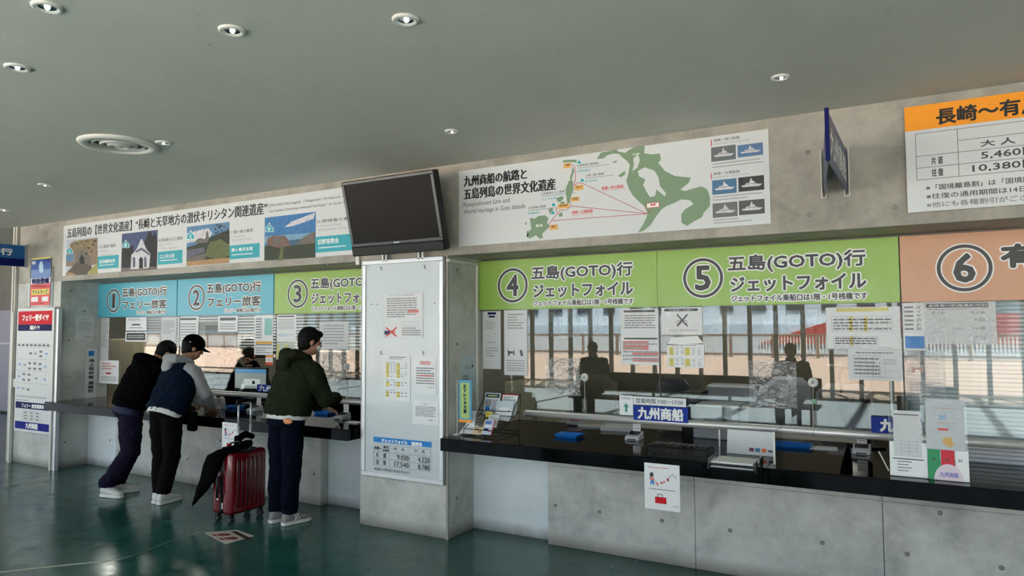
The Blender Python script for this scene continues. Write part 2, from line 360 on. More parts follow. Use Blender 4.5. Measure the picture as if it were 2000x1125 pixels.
# white conduit strips down the left edge of the pillar
for i, x in enumerate((-9.55, -9.50)):
    struct('trim_%d' % (i+1), MB().box(x-.012, x+.012, YD-.03, YD, 0, HZ), mat('warm_white_trim', (206, 200, 190), .5))
struct('trim_3', MB().box(XPL-.12, XPL-.09, YD-.02, YD+.03, 0, HZ).box(XPL-.2, XPL-.12, YD+.02, YD+.1, 0, HZ), mat('pinkish_trim', (190, 180, 172), .5))
# white cable duct around the right column opening
mb = MB(); mb.box(XCR-.01, XCR+.02, YD-.015, YG-.06, HB-.05, HB-.025); mb.box(XCR, XCR+.018, YG-.075, YG-.05, .78, HB-.03)
struct('trim_4', mb, WMETAL, bevel=.006)
struct('trim_5', MB().box(XCL-.05, XCL-.012, YD-.02, YD, 2.11, 2.24), WMETAL, bevel=.006)
struct('trim_6', MB().box(XCR-.012, XCR+.006, YD-.012, YD, .0, HB), mat('corner_bead', (158, 156, 150), .6))
# ------------------------------------------------------------------ black stone counters
def counter(nm, label, x0, x1, joints):
    t = thing(nm, label, 'counter', ((x0+x1)/2, 4.25, 0))
    js = [x0]+joints+[x1]
    for a, b in zip(js[:-1], js[1:]):
        MB().box(a+.0008, b-.0008, 4.25, 5.42, .683, .776).build('stone_slab', STONE, t, bevel=.003)
    return t
# the slabs stop at the columns' inner faces behind the front lip
counter('stone_counter', 'long polished black stone counter under the lime and peach window signs', -3.062, 4.4, [W(1496, 930, 4.25)[0], 1.4])
counter('stone_counter', 'polished black stone counter in front of the two cyan window signs', -8.515, -3.972, [-6.2])
# ------------------------------------------------------------------ ticket windows: panes, frames, rail
FRM = mat('grey_window_frame', (120, 120, 116), .45)
def windows(i0, xs):
    for k, (a, b) in enumerate(zip(xs[:-1], xs[1:])):
        w = struct('window_%d' % (i0+k), MB().box(a, b, YG+.02, YG+.06, HB-.012, HB).box(a, b, YG+.02, YG+.05, 1.722, 1.735), FRM)
        MB().box(a+.004, b-.004, YG, YG+.008, .9, 1.735).build('pane', GLASS, w)
        MB().box(b-.004, b+.004, YG-.004, YG+.02, .9, 1.73).build('pane_joint', mat('dark_gasket', (70, 70, 66), .6), w)
windows(1, XBL); windows(4, XB[:4])
struct('wall_beyond_window', MB().box(1.455, XR, YG, YG+.12, .68, HB), CON)
def rail(x0, x1, label, jt):
    t = thing('steel_rail', label, 'rail', ((x0+x1)/2, YG, .9))
    MB().tube([(x0, YG-.005, .917), (x1, YG-.005, .917)], .026, k=20).build('tube', STEEL, t, smooth=True)
    MB().tube([(x0-.012, YG-.005, .917), (x0, YG-.005, .917)], .027, k=20).build('end_cap', STEEL, t)
    for x in jt: MB().tube([(x-.001, YG-.005, .917), (x+.001, YG-.005, .917)], .0265, k=20).build('seam', DGREY, t)
    for x in jt[:1]: MB().box(x-.6, x-.59, YG-.005, YG+.01, .776, .9).build('post', STEEL, t)
rail(-2.66, 1.42, 'brushed steel rail along the foot of the right window glass', [W(1590, 835, YG)[0]])
rail(XBL[0]+1.0, XBL[-1], 'brushed steel rail along the foot of the left window glass behind customers', [-5.0])
# ------------------------------------------------------------------ window signs
OUTL = mat('white_outline_print', (240, 242, 238), .4); SINK = mat('sign_lettering_grey', (58, 60, 60), .45)
LX0 = -3.09
def rel(px, py): a = W(px, py, YG-.03); return a[0]-LX0, a[1]
c4 = rel(1003, 552); SCX = c4[0]
SIX = (('有川行', .50, 1.10, 1.915, 2.04, .007), ('高速船旅客', .68, 1.2, 1.82, 1.885, .004), ('高速船乗船口は1階です', .78, 1.33, 1.752, 1.794, .002))
def sign(x0, num, l1, l2, l3, m, label, last=False):
    P = wall(YG-.022); zt, zb = 2.125, 1.728
    t = thing('window_sign', label, 'sign', (x0+.75, YG, zb))
    MB().pbox(P, x0+.002, x0+1.508, zb, zt, 0, .012).build('board', m, t, bevel=.001)
    mb = MB(); n = .0125
    u = x0+.326; v = 1.920; s = 1.0
    mb.ring(P, u, v, .110, .144, n, n+.001, OUTL, el=1.0); mb.ring(P, u, v, .1175, .1365, n+.0012, n+.002, SINK)
    mb.disc(P, u, v, .1, n, n+.0002, m)
    nw = .030 if num == '1' else .055
    text(mb, P, num, u-nw-.0085, u+nw+.0085, v-.080, v+.080, n+.0013, OUTL, .015, kk=12)
    text(mb, P, num, u-nw, u+nw, v-.080, v+.080, n+.0022, SINK, .0065, kk=10)
    for s_, a, b, c, d, bo in SIX if num == '6' else ((l1, .495, 1.33, 1.945, 2.06, .0032), (l2, .51, 1.33, 1.818, 1.915, .0036), (l3, (.515 if len(l3) > 14 else .78), 1.332, 1.752, 1.794, .0012)):
        text(mb, P, s_, x0+a-.008, x0+b+.008, c, d, n+.0011, OUTL, bo+.008, kk=12)
        text(mb, P, s_, x0+a, x0+b, c, d, n+.0022, SINK, bo, kk=8)
    mb.build('lettering', None, t)
    return t
GT = '五島(GOTO)行'; J2 = 'ジェットフォイル'; J3 = 'ジェットフォイル乗船口は1階・1号桟橋です'; F2 = 'フェリー旅客'; F3 = 'フェリー乗船口は2階です'
sign(XB[0], '4', GT, J2, J3, LIME, 'lime green sign with circled number four over the ticket window')
sign(XB[1], '5', GT, J2, J3, LIME, 'lime green sign with circled number five over the ticket window')
sign(XB[2], '6', '有川行', '高速船旅客', '高速船乗船口は1階です', PEACH, 'peach orange sign with circled number six over the shuttered window')
sign(XBL[0], '1', GT, F2, F3, CYAN, 'cyan sign with circled number one over the ticket window')
sign(XBL[1], '2', GT, F2, F3, CYAN, 'cyan sign with circled number two over the ticket window')
sign(XBL[2], '3', GT, J2, J3, LIME, 'lime green sign with circled number three partly behind the column')
# ------------------------------------------------------------------ banners and boards on the upper wall
PW = wall(YD)
def crop(x0, y0, s): return lambda x, y: (x0+x/s, y0+y/s)
def ts(mb, Y, c, s, xl, yt, yb, xr, m, bold=0, n=.005, boldv=None):
    a = RB(Y, *c(xl, yt), c(xl, yb)[1], c(xr, 0)[0]); text(mb, wall(Y), s, a[0], a[1], a[2], a[3], n, m, bold, boldv)
def rs(mb, Y, c, xl, yt, yb, xr, m, n=.0046):
    a = RB(Y, *c(xl, yt), c(xl, yb)[1], c(xr, 0)[0]); mb.quad(wall(Y), *a, n, m); return a
def ps(mb, Y, c, pts, m, n=.004):
    mb.poly(wall(Y), [W(*c(*q), Y) for q in pts], n, n+.0003, m)
r = (W(124, 490, YD)[0], XCL+.11, 2.203, 2.779)
b1 = tag(MB().pbox(PW, *r, 0, .004).build('heritage_banner', WHITE), 'long white banner of four church photographs above the cyan window signs', 'banner')
A = crop(0, 350, 3.75); B = crop(400, 350, 3.75); mb = MB()
t0 = W(132, 455, YD)[0]; t1 = W(523, 410, YD)[0]
text(mb, PW, '五島列島の【世界文化遺産】“長崎と天草地方の潜伏キリシタン関連遺産”', t0, t1, 2.632, 2.742, .005, BLACK, .0034, .0008)
ts(mb, YD, B, '[World Heritage]  “Nagasaki Amakusa region', 475, 185, 208, 1100, GREYT, .0006)
ts(mb, YD, B, 'the latent Christian-related heritage” in Goto Islands', 475, 228, 250, 1100, GREYT, .0006)
for c, bx, txt, tx in [(A, (715, 568, 660, 873), '旧五輪教会堂', (732, 592, 618, 845)), (A, (1158, 533, 628, 1340), '江上天主堂', (1172, 555, 582, 1280)),
                       (B, (181, 488, 588, 405), '頭ヶ島天主堂', (198, 508, 532, 355)), (B, (812, 424, 540, 1100), '旧野首教会', (832, 442, 480, 985))]:
    a = rs(mb, YD, c, *bx, TEAL); ts(mb, YD, c, txt, *tx, OUTL, .001)
    mb.quad(PW, a[0]+.04, a[0]+.04+(a[1]-a[0])*.7, a[2]+.035, a[2]+.045, .0052, mat('pale_print', (210, 230, 232)))
for c, s1, s2, s3, x, y, x1 in [(A, 'A.久賀島の集落', 'A.Village on', 'Hisaka Island', 728, 485, 850), (A, 'B.奈留島の江上集落', 'B.Egami Village in', 'Naru Island', 1166, 437, 1340),
                                (B, 'C.頭ヶ島の集落', 'C.Villages on', 'Kashiragashima Island', 192, 378, 355), (B, 'D.野崎島の集落', 'D. Remains of Villages', 'Nozaki Island', 825, 300, 1100)]:
    w = x1-x; ts(mb, YD, c, s1, x, y, y+24, x1, GREYT, .0007); ts(mb, YD, c, s2, x, y+38, y+54, x+w*.65, FAINT); ts(mb, YD, c, s3, x+14, y+64, y+80, x+w*(.95 if c is B else .75), FAINT)
# the photographs, as flat colour prints
SKYB = mat('photo_sky', (92, 134, 170)); SKYG = mat('photo_pale_sky', (188, 194, 202)); PDK = mat('photo_dark_green', (52, 60, 44)); PMD = mat('photo_green', (98, 108, 66)); PSAND = mat('photo_sand', (178, 140, 96)); PST = mat('photo_stone', (112, 106, 98)); PWH = mat('photo_white', (206, 206, 210)); PBK = mat('photo_black', (30, 32, 36)); PYE = mat('photo_leaf', (166, 158, 96)); SEA = mat('photo_sea', (66, 100, 128)); PVG = mat('photo_violet_grey', (98, 100, 118))
def icon(c, x, y, s, ch, m=TEAL):
    ps(mb, YD, c, [(x-s, y+s*.9), (x-s, y-s*.1), (x-s*.45, y-s*.7), (x-s*.2, y-s*.8), (x-s*.2, y-s*1.3), (x+s*.2, y-s*1.3), (x+s*.2, y-s*.8), (x+s*.45, y-s*.7), (x+s, y-s*.1), (x+s, y+s*.9)], OUTL, .0048)
    s *= .86; ps(mb, YD, c, [(x-s, y+s*.9), (x-s, y-s*.1), (x-s*.45, y-s*.7), (x-s*.14, y-s*.8), (x-s*.14, y-s*1.25), (x+s*.14, y-s*1.25), (x+s*.14, y-s*.8), (x+s*.45, y-s*.7), (x+s, y-s*.1), (x+s, y+s*.9)], m, .0053)
    if ch: ts(mb, YD, c, ch, x-s*.35, y-s*.25, y+s*.6, x+s*.35, OUTL, .002, .006)
rs(mb, YD, A, 487, 448, 706, 718, SKYG, .0042); ps(mb, YD, A, [(487, 560), (520, 470), (560, 450), (640, 440), (718, 430), (718, 620), (640, 640), (487, 640)], mat('photo_brown', (140, 120, 98)), .0044)
ps(mb, YD, A, [(487, 560), (545, 545), (545, 600), (490, 610)], SKYB, .0045); ps(mb, YD, A, [(560, 560), (605, 515), (660, 560), (672, 635), (560, 640)], PST, .0046)
ps(mb, YD, A, [(585, 625), (585, 580), (603, 552), (622, 580), (622, 625)], PBK, .005); ps(mb, YD, A, [(487, 706), (487, 690), (560, 612), (660, 628), (690, 660), (640, 700)], mat('photo_path', (88, 80, 70)), .0051)
ps(mb, YD, A, [(487, 706), (500, 680), (540, 690), (560, 704)], PSAND, .0052); ps(mb, YD, A, [(650, 680), (718, 610), (718, 695), (640, 700)], PYE, .0052)
for i in range(26):
    x = random.uniform(560, 706); y = random.uniform(445, 560); d = random.uniform(6, 13); ps(mb, YD, A, [(x-d, y), (x, y-d), (x+d, y+d*.3), (x, y+d)], random.choice([PYE, PMD, PDK, PST]), .0049+i*1e-5)
icon(A, 513, 525, 24, 'A')
rs(mb, YD, A, 893, 402, 677, 1158, mat('photo_night_blue', (70, 84, 120)), .0042); ps(mb, YD, A, [(893, 560), (905, 470), (930, 440), (950, 500), (980, 480), (975, 660), (893, 668)], PBK, .0044)
ps(mb, YD, A, [(1060, 470), (1085, 400), (1105, 380), (1120, 420), (1140, 390), (1157, 450), (1150, 655), (1060, 655)], PBK, .0044); ps(mb, YD, A, [(893, 676), (893, 650), (1155, 640), (1155, 660)], PST, .0045)
ps(mb, YD, A, [(960, 660), (965, 555), (1000, 520), (1035, 440), (1045, 440), (1062, 480), (1080, 520), (1105, 545), (1095, 650), (1030, 657)], PWH, .0047)
for x in (985, 1068): ps(mb, YD, A, [(x-9, 645), (x-9, 580), (x, 565), (x+9, 580), (x+9, 645)], PVG, .005)
ps(mb, YD, A, [(1022, 655), (1022, 585), (1036, 567), (1050, 583), (1050, 653)], PBK, .005); ps(mb, YD, A, [(1000, 525), (1040, 500), (1105, 548), (1100, 560), (1040, 520), (995, 540)], PVG, .0052)
icon(A, 925, 480, 26, 'B')
rs(mb, YD, A, 1370, 350, 637, 1684, SKYB, .0042); ps(mb, YD, A, [(1370, 400), (1440, 380), (1530, 360), (1560, 400), (1520, 440), (1370, 470)], PWH, .0044)
ps(mb, YD, A, [(1370, 500), (1440, 480), (1520, 440), (1600, 400), (1684, 370), (1684, 600), (1370, 600)], PDK, .0045); ps(mb, YD, A, [(1500, 560), (1540, 460), (1620, 440), (1684, 480), (1684, 560), (1600, 590)], PMD, .0047)
ps(mb, YD, A, [(1430, 470), (1440, 445), (1470, 430), (1500, 440), (1510, 425), (1512, 400), (1522, 372), (1530, 400), (1534, 440), (1520, 465)], PST, .0046)
ps(mb, YD, A, [(1370, 520), (1500, 500), (1500, 535), (1370, 580)], PVG, .0048); ps(mb, YD, A, [(1370, 637), (1370, 605), (1500, 590), (1684, 575), (1684, 612)], PSAND, .005); ps(mb, YD, A, [(1370, 610), (1370, 580), (1520, 540), (1500, 590)], PST, .0049)
for i in range(30):
    x = random.uniform(1580, 1675); y = random.uniform(335, 400); d = random.uniform(3, 8); ps(mb, YD, A, [(x-d, y), (x, y-d), (x+d, y), (x, y+d)], PBK, .0051+i*1e-5)
icon(A, 1400, 415, 30, 'C')
rs(mb, YD, B, 440, 283, 597, 816, mat('photo_blue', (62, 122, 176)), .0042); ps(mb, YD, B, [(590, 350), (640, 310), (720, 280), (812, 245), (800, 290), (690, 330), (620, 350)], PWH, .0045)
ps(mb, YD, B, [(440, 420), (812, 390), (812, 470), (440, 470)], mat('photo_haze', (120, 160, 184)), .0044); ps(mb, YD, B, [(600, 450), (812, 425), (812, 500), (600, 520)], SEA, .0045)
ps(mb, YD, B, [(660, 490), (720, 430), (760, 405), (812, 380), (812, 520), (660, 520)], PST, .0046); ps(mb, YD, B, [(440, 597), (440, 490), (560, 470), (640, 485), (812, 470), (812, 573)], PDK, .0048)
ps(mb, YD, B, [(455, 480), (465, 430), (510, 415), (590, 415), (620, 450), (625, 490), (540, 505)], mat('photo_brick', (122, 96, 84)), .005); ps(mb, YD, B, [(500, 440), (530, 425), (560, 430), (560, 480), (505, 485)], PST, .0052)
ps(mb, YD, B, [(540, 597), (560, 500), (580, 500), (575, 595)], PMD, .0052); icon(B, 476, 360, 30, 'D')
mb.build('print', None, b1)
# route map board
C7 = crop(870, 240, 3.0769)
r = (W(897, 400, YD)[0], W(1503, 340, YD)[0], 2.203, 2.779)
b2 = tag(MB().pbox(PW, *r, 0, .004).build('route_map_board', WHITE), 'white board with green coastal route map above the lime window signs', 'board'); mb = MB()
a = W(906, 345, YD)[0]
text(mb, PW, '九州商船の航路と', a, W(1030, 345, YD)[0], 2.655, 2.735, .005, BLACK, .0042, .0012)
text(mb, PW, '五島列島の世界文化遺産', a, W(1086, 345, YD)[0], 2.555, 2.638, .005, BLACK, .0042, .0012)
text(mb, PW, 'Kyusyushosen Line and', a, W(996, 345, YD)[0], 2.49, 2.535, .005, GREYT, .0006)
text(mb, PW, 'World Heritage in Goto Islands', a, W(1026, 345, YD)[0], 2.435, 2.48, .005, GREYT, .0006)
def mp(pts, m=GRN, n=.0045): ps(mb, YD, C7, pts, m, n)
mp([(910, 218), (935, 180), (985, 170), (1035, 160), (1040, 174), (1085, 181), (1100, 166), (1130, 150), (1170, 140), (1200, 138), (1196, 183), (1240, 190), (1290, 185), (1296, 225), (1280, 240), (1320, 290), (1380, 320), (1475, 330), (1465, 360), (1440, 380), (1413, 402), (1440, 410), (1490, 395), (1540, 382), (1575, 400), (1592, 450), (1590, 500), (1555, 540), (1540, 570), (1500, 590), (1452, 620), (1420, 600), (1418, 550), (1440, 520), (1492, 490), (1470, 465), (1420, 460), (1380, 480), (1330, 500), (1300, 520), (1270, 560), (1230, 620), (1190, 650), (1158, 659), (1190, 610), (1210, 570), (1215, 540), (1195, 500), (1160, 470), (1130, 440), (1105, 400), (1088, 350), (1100, 310), (1110, 255), (1098, 235), (1080, 220), (1060, 205), (1045, 188), (1010, 185), (975, 195), (950, 215)])
for q in ([(1158, 290), (1200, 268), (1258, 288), (1282, 330), (1290, 380), (1328, 425), (1318, 442), (1270, 400), (1262, 440), (1230, 447), (1208, 410), (1190, 375), (1203, 340), (1165, 322)], [(1130, 215), (1160, 190), (1170, 225), (1155, 270), (1125, 290), (1135, 250)]): mp(q, WHITE, .0051)
for q in ([(510, 572), (540, 575), (560, 560), (600, 556), (622, 572), (612, 600), (632, 622), (600, 650), (583, 668), (588, 690), (570, 698), (545, 675), (512, 696), (488, 684), (500, 655), (518, 640), (512, 600)],
          [(743, 348), (757, 342), (768, 352), (772, 400), (757, 440), (748, 482), (733, 490), (728, 440), (722, 400), (735, 372)], [(765, 262), (776, 290), (766, 320), (760, 345), (748, 335), (760, 300)],
          [(668, 452), (705, 440), (712, 455), (690, 478), (672, 470)], [(690, 480), (715, 470), (718, 490), (696, 500)], [(620, 520), (645, 508), (655, 548), (630, 550)], [(680, 548), (706, 536), (704, 560), (688, 567)],
          [(1040, 318), (1062, 300), (1086, 290), (1078, 315), (1052, 328)], [(1005, 238), (1030, 226), (1032, 235), (1012, 243)], [(705, 228), (740, 222), (790, 222), (788, 238), (750, 236), (712, 240)], [(480, 600), (490, 595), (488, 610), (482, 612)], [(490, 655), (500, 645), (500, 680), (492, 684)]): mp(q)
def ln(x0, y0, x1, y1, t=1.6, m=mat('crimson_line', (186, 62, 84))):
    d = math.hypot(x1-x0, y1-y0); nx, ny = -(y1-y0)/d*t, (x1-x0)/d*t; mp([(x0+nx, y0+ny), (x1+nx, y1+ny), (x1-nx, y1-ny), (x0-nx, y0-ny)], m, .0056)
for q in [(820, 362, 1210, 545), (755, 500, 1210, 546), (645, 588, 1210, 547), (758, 250, 778, 262), (778, 262, 785, 320), (785, 320, 775, 380), (775, 380, 800, 358), (800, 358, 822, 364), (750, 480, 755, 500), (755, 500, 735, 522), (735, 522, 690, 528), (690, 528, 660, 562), (660, 562, 624, 608), (1210, 545, 1235, 530), (1235, 530, 1240, 515), (668, 505, 670, 540)]: ln(*q)
OBX = mat('orange_label', (232, 178, 92))
for q, s in (((713, 245, 276, 757), '小値賀'), ((778, 378, 408, 830), '有川'), ((757, 448, 475, 806), '奈良尾'), ((678, 489, 518, 745), '奈留島'), ((630, 614, 645, 676), '福江')):
    rs(mb, YD, C7, *q, OBX, .0058); ts(mb, YD, C7, s, q[0]+8, q[1]+5, q[1]+16, q[3]-8, INK, .0004, .0065)
rs(mb, YD, C7, 1210, 483, 514, 1287, RED, .0054); rs(mb, YD, C7, 1213, 486, 511, 1284, OUTL, .0058); ts(mb, YD, C7, '長崎', 1232, 488, 500, 1265, RED, .0008, .0064)
ts(mb, YD, C7, '長崎～有川航路', 940, 385, 405, 1072, mat('rose_print', (214, 96, 104)), .0008); ts(mb, YD, C7, 'NAGASAKI~ARIKAWA LINE', 942, 406, 413, 1085, PINK)
ts(mb, YD, C7, '長崎～五島航路', 762, 530, 550, 888, mat('rose_print', (0, 0, 0)), .0008); ts(mb, YD, C7, 'NAGASAKI~GOTO LINE', 764, 552, 559, 886, PINK)
ts(mb, YD, C7, '福江島', 545, 612, 626, 585, OUTL, .0006, .006); ts(mb, YD, C7, '九州', 1125, 186, 198, 1165, OUTL, .0006, .006)
for s, t, x, y, x1 in (('D.野崎島の集落跡', '旧野首教会', 793, 252, 922), ('C.頭ヶ島の集落', '頭ヶ島天主堂', 842, 312, 955), ('B.奈留島の江上集落', '江上天主堂', 580, 420, 718), ('A.久賀島の集落', '旧五輪教会堂', 498, 505, 605)):
    ts(mb, YD, C7, s, x, y, y+13, x1, GREYT, .0004); ts(mb, YD, C7, t, x, y+34, y+47, x+(x1-x)*.62, TEAL, .0002); rs(mb, YD, C7, x, y+20, y+24, x+(x1-x)*1.5, FAINT)
for x, y in ((805, 237), (824, 345), (652, 492), (648, 540)): icon(C7, x, y, 12, '')
mb2 = mb
for s, t, y, p in (('長崎～有川航路', 'NAGASAKI~ARIKAWA LINE', 100, [(1598, 150, 236, 1745), (1757, 137, 210, 1908)]), ('長崎～五島航路', 'NAGASAKI~GOTO LINE', 300, [(1604, 348, 434, 1750), (1762, 330, 416, 1915), (1607, 486, 572, 1755), (1765, 470, 556, 1918)])):
    rs(mb, YD, C7, 1596, y+3, y+42, 1601, RED); ts(mb, YD, C7, s, 1612, y, y+16, 1770, GREYT, .0005); ts(mb, YD, C7, t, 1612, y+24, y+34, 1828, FAINT)
    for j, q in enumerate(p):
        c1, c2 = [((104, 110, 112), (60, 66, 70)), ((86, 120, 160), (40, 60, 84)), ((70, 116, 150), (100, 140, 160)), ((56, 58, 60), (120, 122, 124)), ((110, 110, 110), (80, 82, 84)), ((84, 86, 88), (52, 54, 56))][(0 if y < 200 else 2)+j]
        a = rs(mb, YD, C7, *q, mat('ship_sky%d%d' % (y, j), c1)); w, h = a[1]-a[0], a[3]-a[2]
        mb.quad(PW, a[0], a[1], a[2], a[2]+h*.35, .0045, mat('ship_sea%d%d' % (y, j), c2))
        P2 = lambda pp, mm, n: mb.poly(PW, [(a[0]+w*x, a[2]+h*z) for x, z in pp], n, n+.0002, mm)
        P2([(.1, .42), (.16, .3), (.82, .28), (.93, .42), (.7, .45)], PWH, .0048); P2([(.25, .44), (.3, .55), (.42, .58), (.45, .7), (.6, .68), (.66, .52), (.76, .44)], PWH, .0049); P2([(.46, .7), (.48, .86), (.52, .86), (.54, .7)], PWH, .0049); P2([(.3, .47), (.7, .47), (.68, .5), (.32, .5)], PVG, .0053)
for q in ((1605, 247, 1890), (1605, 266, 1910), (1608, 445, 1905), (1608, 463, 1820), (1610, 583, 1760), (1612, 600, 1840)): rs(mb, YD, C7, q[0], q[1], q[1]+6, q[2], FAINT)
mb.build('print', None, b2)
# price board with the orange head
C8 = crop(1700, 160, 4.1667); PP = wall(YD-.02); YP = YD-.025
o = tag(MB().pbox(PP, -.016, 1.62, 2.203, 2.785, 0, .005).build('fare_board', WHITE), 'white fare board with bright orange heading above the peach window sign', 'board')
mb = MB(); a = W(1765, 230, YP)[0]; zo = W(1766, 258, YP)[1]
mb.quad(PP, -.016, 1.62, zo, 2.785, .0056, ORNG)
text(mb, PP, '長崎～有川', W(1828, 230, YP)[0], W(2036, 200, YP)[0], 2.668, 2.752, .006, BLACK, .0032)
x0, x1 = W(1789, 300, YP)[0], W(1871, 290, YP)[0]; zs = [W(1788, 262, YP)[1], 0, W(1790, 306, YP)[1], W(1791, 329, YP)[1], W(1792, 352, YP)[1]]; zs[1] = zs[0]-(zs[0]-zs[2])*.5
def bar(u0, u1, v0, v1): mb.quad(PP, u0, u1, v0, v1, .006, INK)
for z in (zs[0], zs[2], zs[3], zs[4]): bar(x0, 1.5, z-.0012, z+.0012)
bar(x1, 1.5, zs[1]-.0012, zs[1]+.0012)
for x in (x0, x1, x1+.46, 1.5): bar(x-.0012, x+.0012, zs[4], zs[0])
text(mb, PP, '片 道', x0+.07, x1-.07, zs[3]+.012, zs[2]-.012, .0065, INK, .001); text(mb, PP, '往 復', x0+.07, x1-.07, zs[4]+.012, zs[3]-.012, .0065, INK, .001)
text(mb, PP, '通 常 運 賃', x1+.30, x1+.78, zs[1]+.012, zs[0]-.012, .0065, INK, .001); text(mb, PP, '大 人', x1+.10, x1+.25, zs[2]+.014, zs[1]-.014, .0065, INK, .001)
text(mb, PP, '小 人', x1+.6, x1+.76, zs[2]+.014, zs[1]-.014, .0065, INK, .001)
text(mb, PP, '5,460円', x1+.10, x1+.345, zs[3]+.012, zs[2]-.010, .0065, INK, .0009); text(mb, PP, '10,380円', x1+.06, x1+.345, zs[4]+.012, zs[3]-.010, .0065, INK, .0009)
for s, z in (('※「国境離島割」は「国境離島地域', 2.315), ('※往復の通用期間は14日間です', 2.268), ('※他にも各種割引がございます', 2.222)):
    text(mb, PP, s, x0+.04, x0+.61, z, z+.03, .0065, GREYT if z < 2.23 else INK, .0004)
mb.build('print', None, o)
# projecting V-shaped sign
t = thing('projecting_sign', 'V-shaped blue sign with white lettering projecting from the upper wall', 'sign', (-.37, YD, 2.35))
ap = V((-.322, 3.47, 0)); L1 = V((-.432, YD, 0)); R1 = V((-.312, YD, 0)); zb, zt = 2.345, 2.585
SBL = mat('slate_blue_sign', (92, 102, 134), .4); 
for Q, nm, sg in ((R1, 'panel', 1), (L1, 'panel', -1)):
    d = (Q-ap).normalized(); nn = V((d.y, -d.x, 0))*sg; P = PL(ap, d, (0, 0, 1), nn); ln_ = (Q-ap).length
    pn = MB().pbox(P, 0, ln_-.01, zb, zt, -.004, .002).build(nm, SBL, t)
    if sg > 0:
        mb = MB(); text(mb, P, '九州商船', .09, ln_-.06, zb+.05, zt-.05, .0026, OUTL, .006); mb.build('lettering', None, pn)
MB().box(ap.x-.009, ap.x+.009, ap.y-.014, ap.y+.004, zb, zt+.004).build('nose_edge', NAVY, t)
for q in (L1, R1):
    for dx in (-.012, .012): MB().box(q.x+dx-.003, q.x+dx+.003, YD-.03, YD, zb-.02, zt+.02).build('bracket', WMETAL, t)
    MB().box(q.x-.014, q.x+.014, YD-.03, YD, zb-.024, zb-.018).build('bracket', WMETAL, t)
# blue sign projecting from the far left pillar
xs = W(50, 500, YD-.02)[0]; P = side(xs); zt = WX(47, 480, xs)[1]; zb = WX(50, 521, xs)[1]
t = thing('projecting_sign', 'blue projecting sign with white characters over the far left doors', 'sign', (xs, YD, zb))
MB().box(xs-.05, xs, YD-1.25, YD-.03, zb, zt).build('panel', mat('deep_blue_sign', (16, 92, 152), .4), t)
mb = MB(); mb.quad(P, YD-1.25, YD-.03, zb, zb+(zt-zb)*.36, .001, NAVY); text(mb, P, '五島行', YD-.55, YD-.16, zb+(zt-zb)*.5, zt-.05, .0015, OUTL, .004); mb.build('lettering', None, t)
MB().box(xs-.06, xs+.012, YD-.03, YD, zb-.01, zt+.01).build('end_cap', MGREY, t)
# ------------------------------------------------------------------ television on the column
t = thing('television', 'black flat television tilted forward at the top of the column', 'television', (-3.5, 4.2, 2.15))
a0 = V((-3.83, 4.155, 2.152)); ux = V((1, 0, 0)); tl = radians(15); up = V((0, -sin(tl), cos(tl))); nn = V((0, -cos(tl), -sin(tl)))
P = PL(a0, ux, up, nn); tw, th_ = .885, .585
MB().pbox(P, 0, tw, 0, th_, -.07, 0).build('housing', BPLAS, t, bevel=.012)
mb = MB()
for q in ((0.004, tw-.004, th_-.028, th_-.004), (.004, tw-.004, .075, .1), (.004, .03, .1, th_-.028), (tw-.03, tw-.004, .1, th_-.028)): mb.pbox(P, *q, -.004, .006)
mb.build('bezel', mat('bezel_grey', (70, 70, 68), .25, .3), t, bevel=.003)
MB().pbox(P, 0.002, tw-.002, 0, .074, -.004, .012).build('speaker_bar', BPLAS, t, bevel=.006)
MB().quad(P, .03, tw-.03, .1, th_-.028, .0015).build('screen', mat('switched_off_screen', (20, 12, 7), .35, spec=.12), t)
mb = MB(); mb.pbox(P, tw*.48, tw*.545, .083, .09, .006, .0066, CHROME); mb.build('badge', None, t)
MB().box(-3.6, -3.2, 4.2, YD, 2.4, 2.5).build('wall_bracket', DGREY, t)
for x in (-3.70, -3.665, -3.34, -3.30): MB().box(x-.008, x+.008, YD-.045, YD-.02, 2.12, 2.26).build('support_strut', ALU, t)
# ------------------------------------------------------------------ notice board on the column
YB = 4.352; PB = wall(YB)
t = thing('notice_board', 'tall pale notice board in aluminium frame on the front of the column', 'board', (-3.51, YD, .4))
u0, u1, v0, v1 = -3.915, -3.108, .405, 2.135
PALE = mat('pale_board', (204, 212, 214), .3, var=.02, scale=3, coat=.3)
MB().pbox(PB, u0+.02, u1-.02, v0+.02, v1-.02, -.03, -.006).build('panel', PALE, t)
for a in ((u0, u1, v0, v0+.035), (u0, u1, v1-.035, v1)): MB().pbox(PB, *a, -.038, .004).build('frame', ALU, t, bevel=.004)
for a in ((u0, u0+.035, v0+.035, v1-.035), (u1-.035, u1, v0+.035, v1-.035)): MB().pbox(PB, *a, -.038, .004).build('frame', ALU, t, bevel=.004)
for q in ((744, 521), (829, 518), (744, 686), (826, 686)):
    a = W(*q, YB); MB().tube([PB.p(a[0], a[1], -.006), PB.p(a[0]+.004, a[1]-.006, .012), PB.p(a[0]+.014, a[1]-.03, .006)], .003, k=6).build('hook', DGREY, t)
mb = MB(); CB = crop(700, 740, 5.115); Yb = YB+.005
def cb(f, *a): return f(mb, Yb, CB, *a)
cb(rs, 153, 575, 628, 730, mat('bright_blue_print', (24, 132, 208)), .002)
a_ = RB(Yb, *CB(232, 592), CB(0, 628)[1], CB(640, 0)[0])
text(mb, wall(Yb), 'ジェットフォイル', a_[0], a_[0]+(a_[1]-a_[0])*.65, a_[2]-.002, a_[3]-.004, .003, OUTL, .002); text(mb, wall(Yb), '運賃表', a_[0]+(a_[1]-a_[0])*.74, a_[1], a_[2]-.004, a_[3]-.006, .003, OUTL, .002)
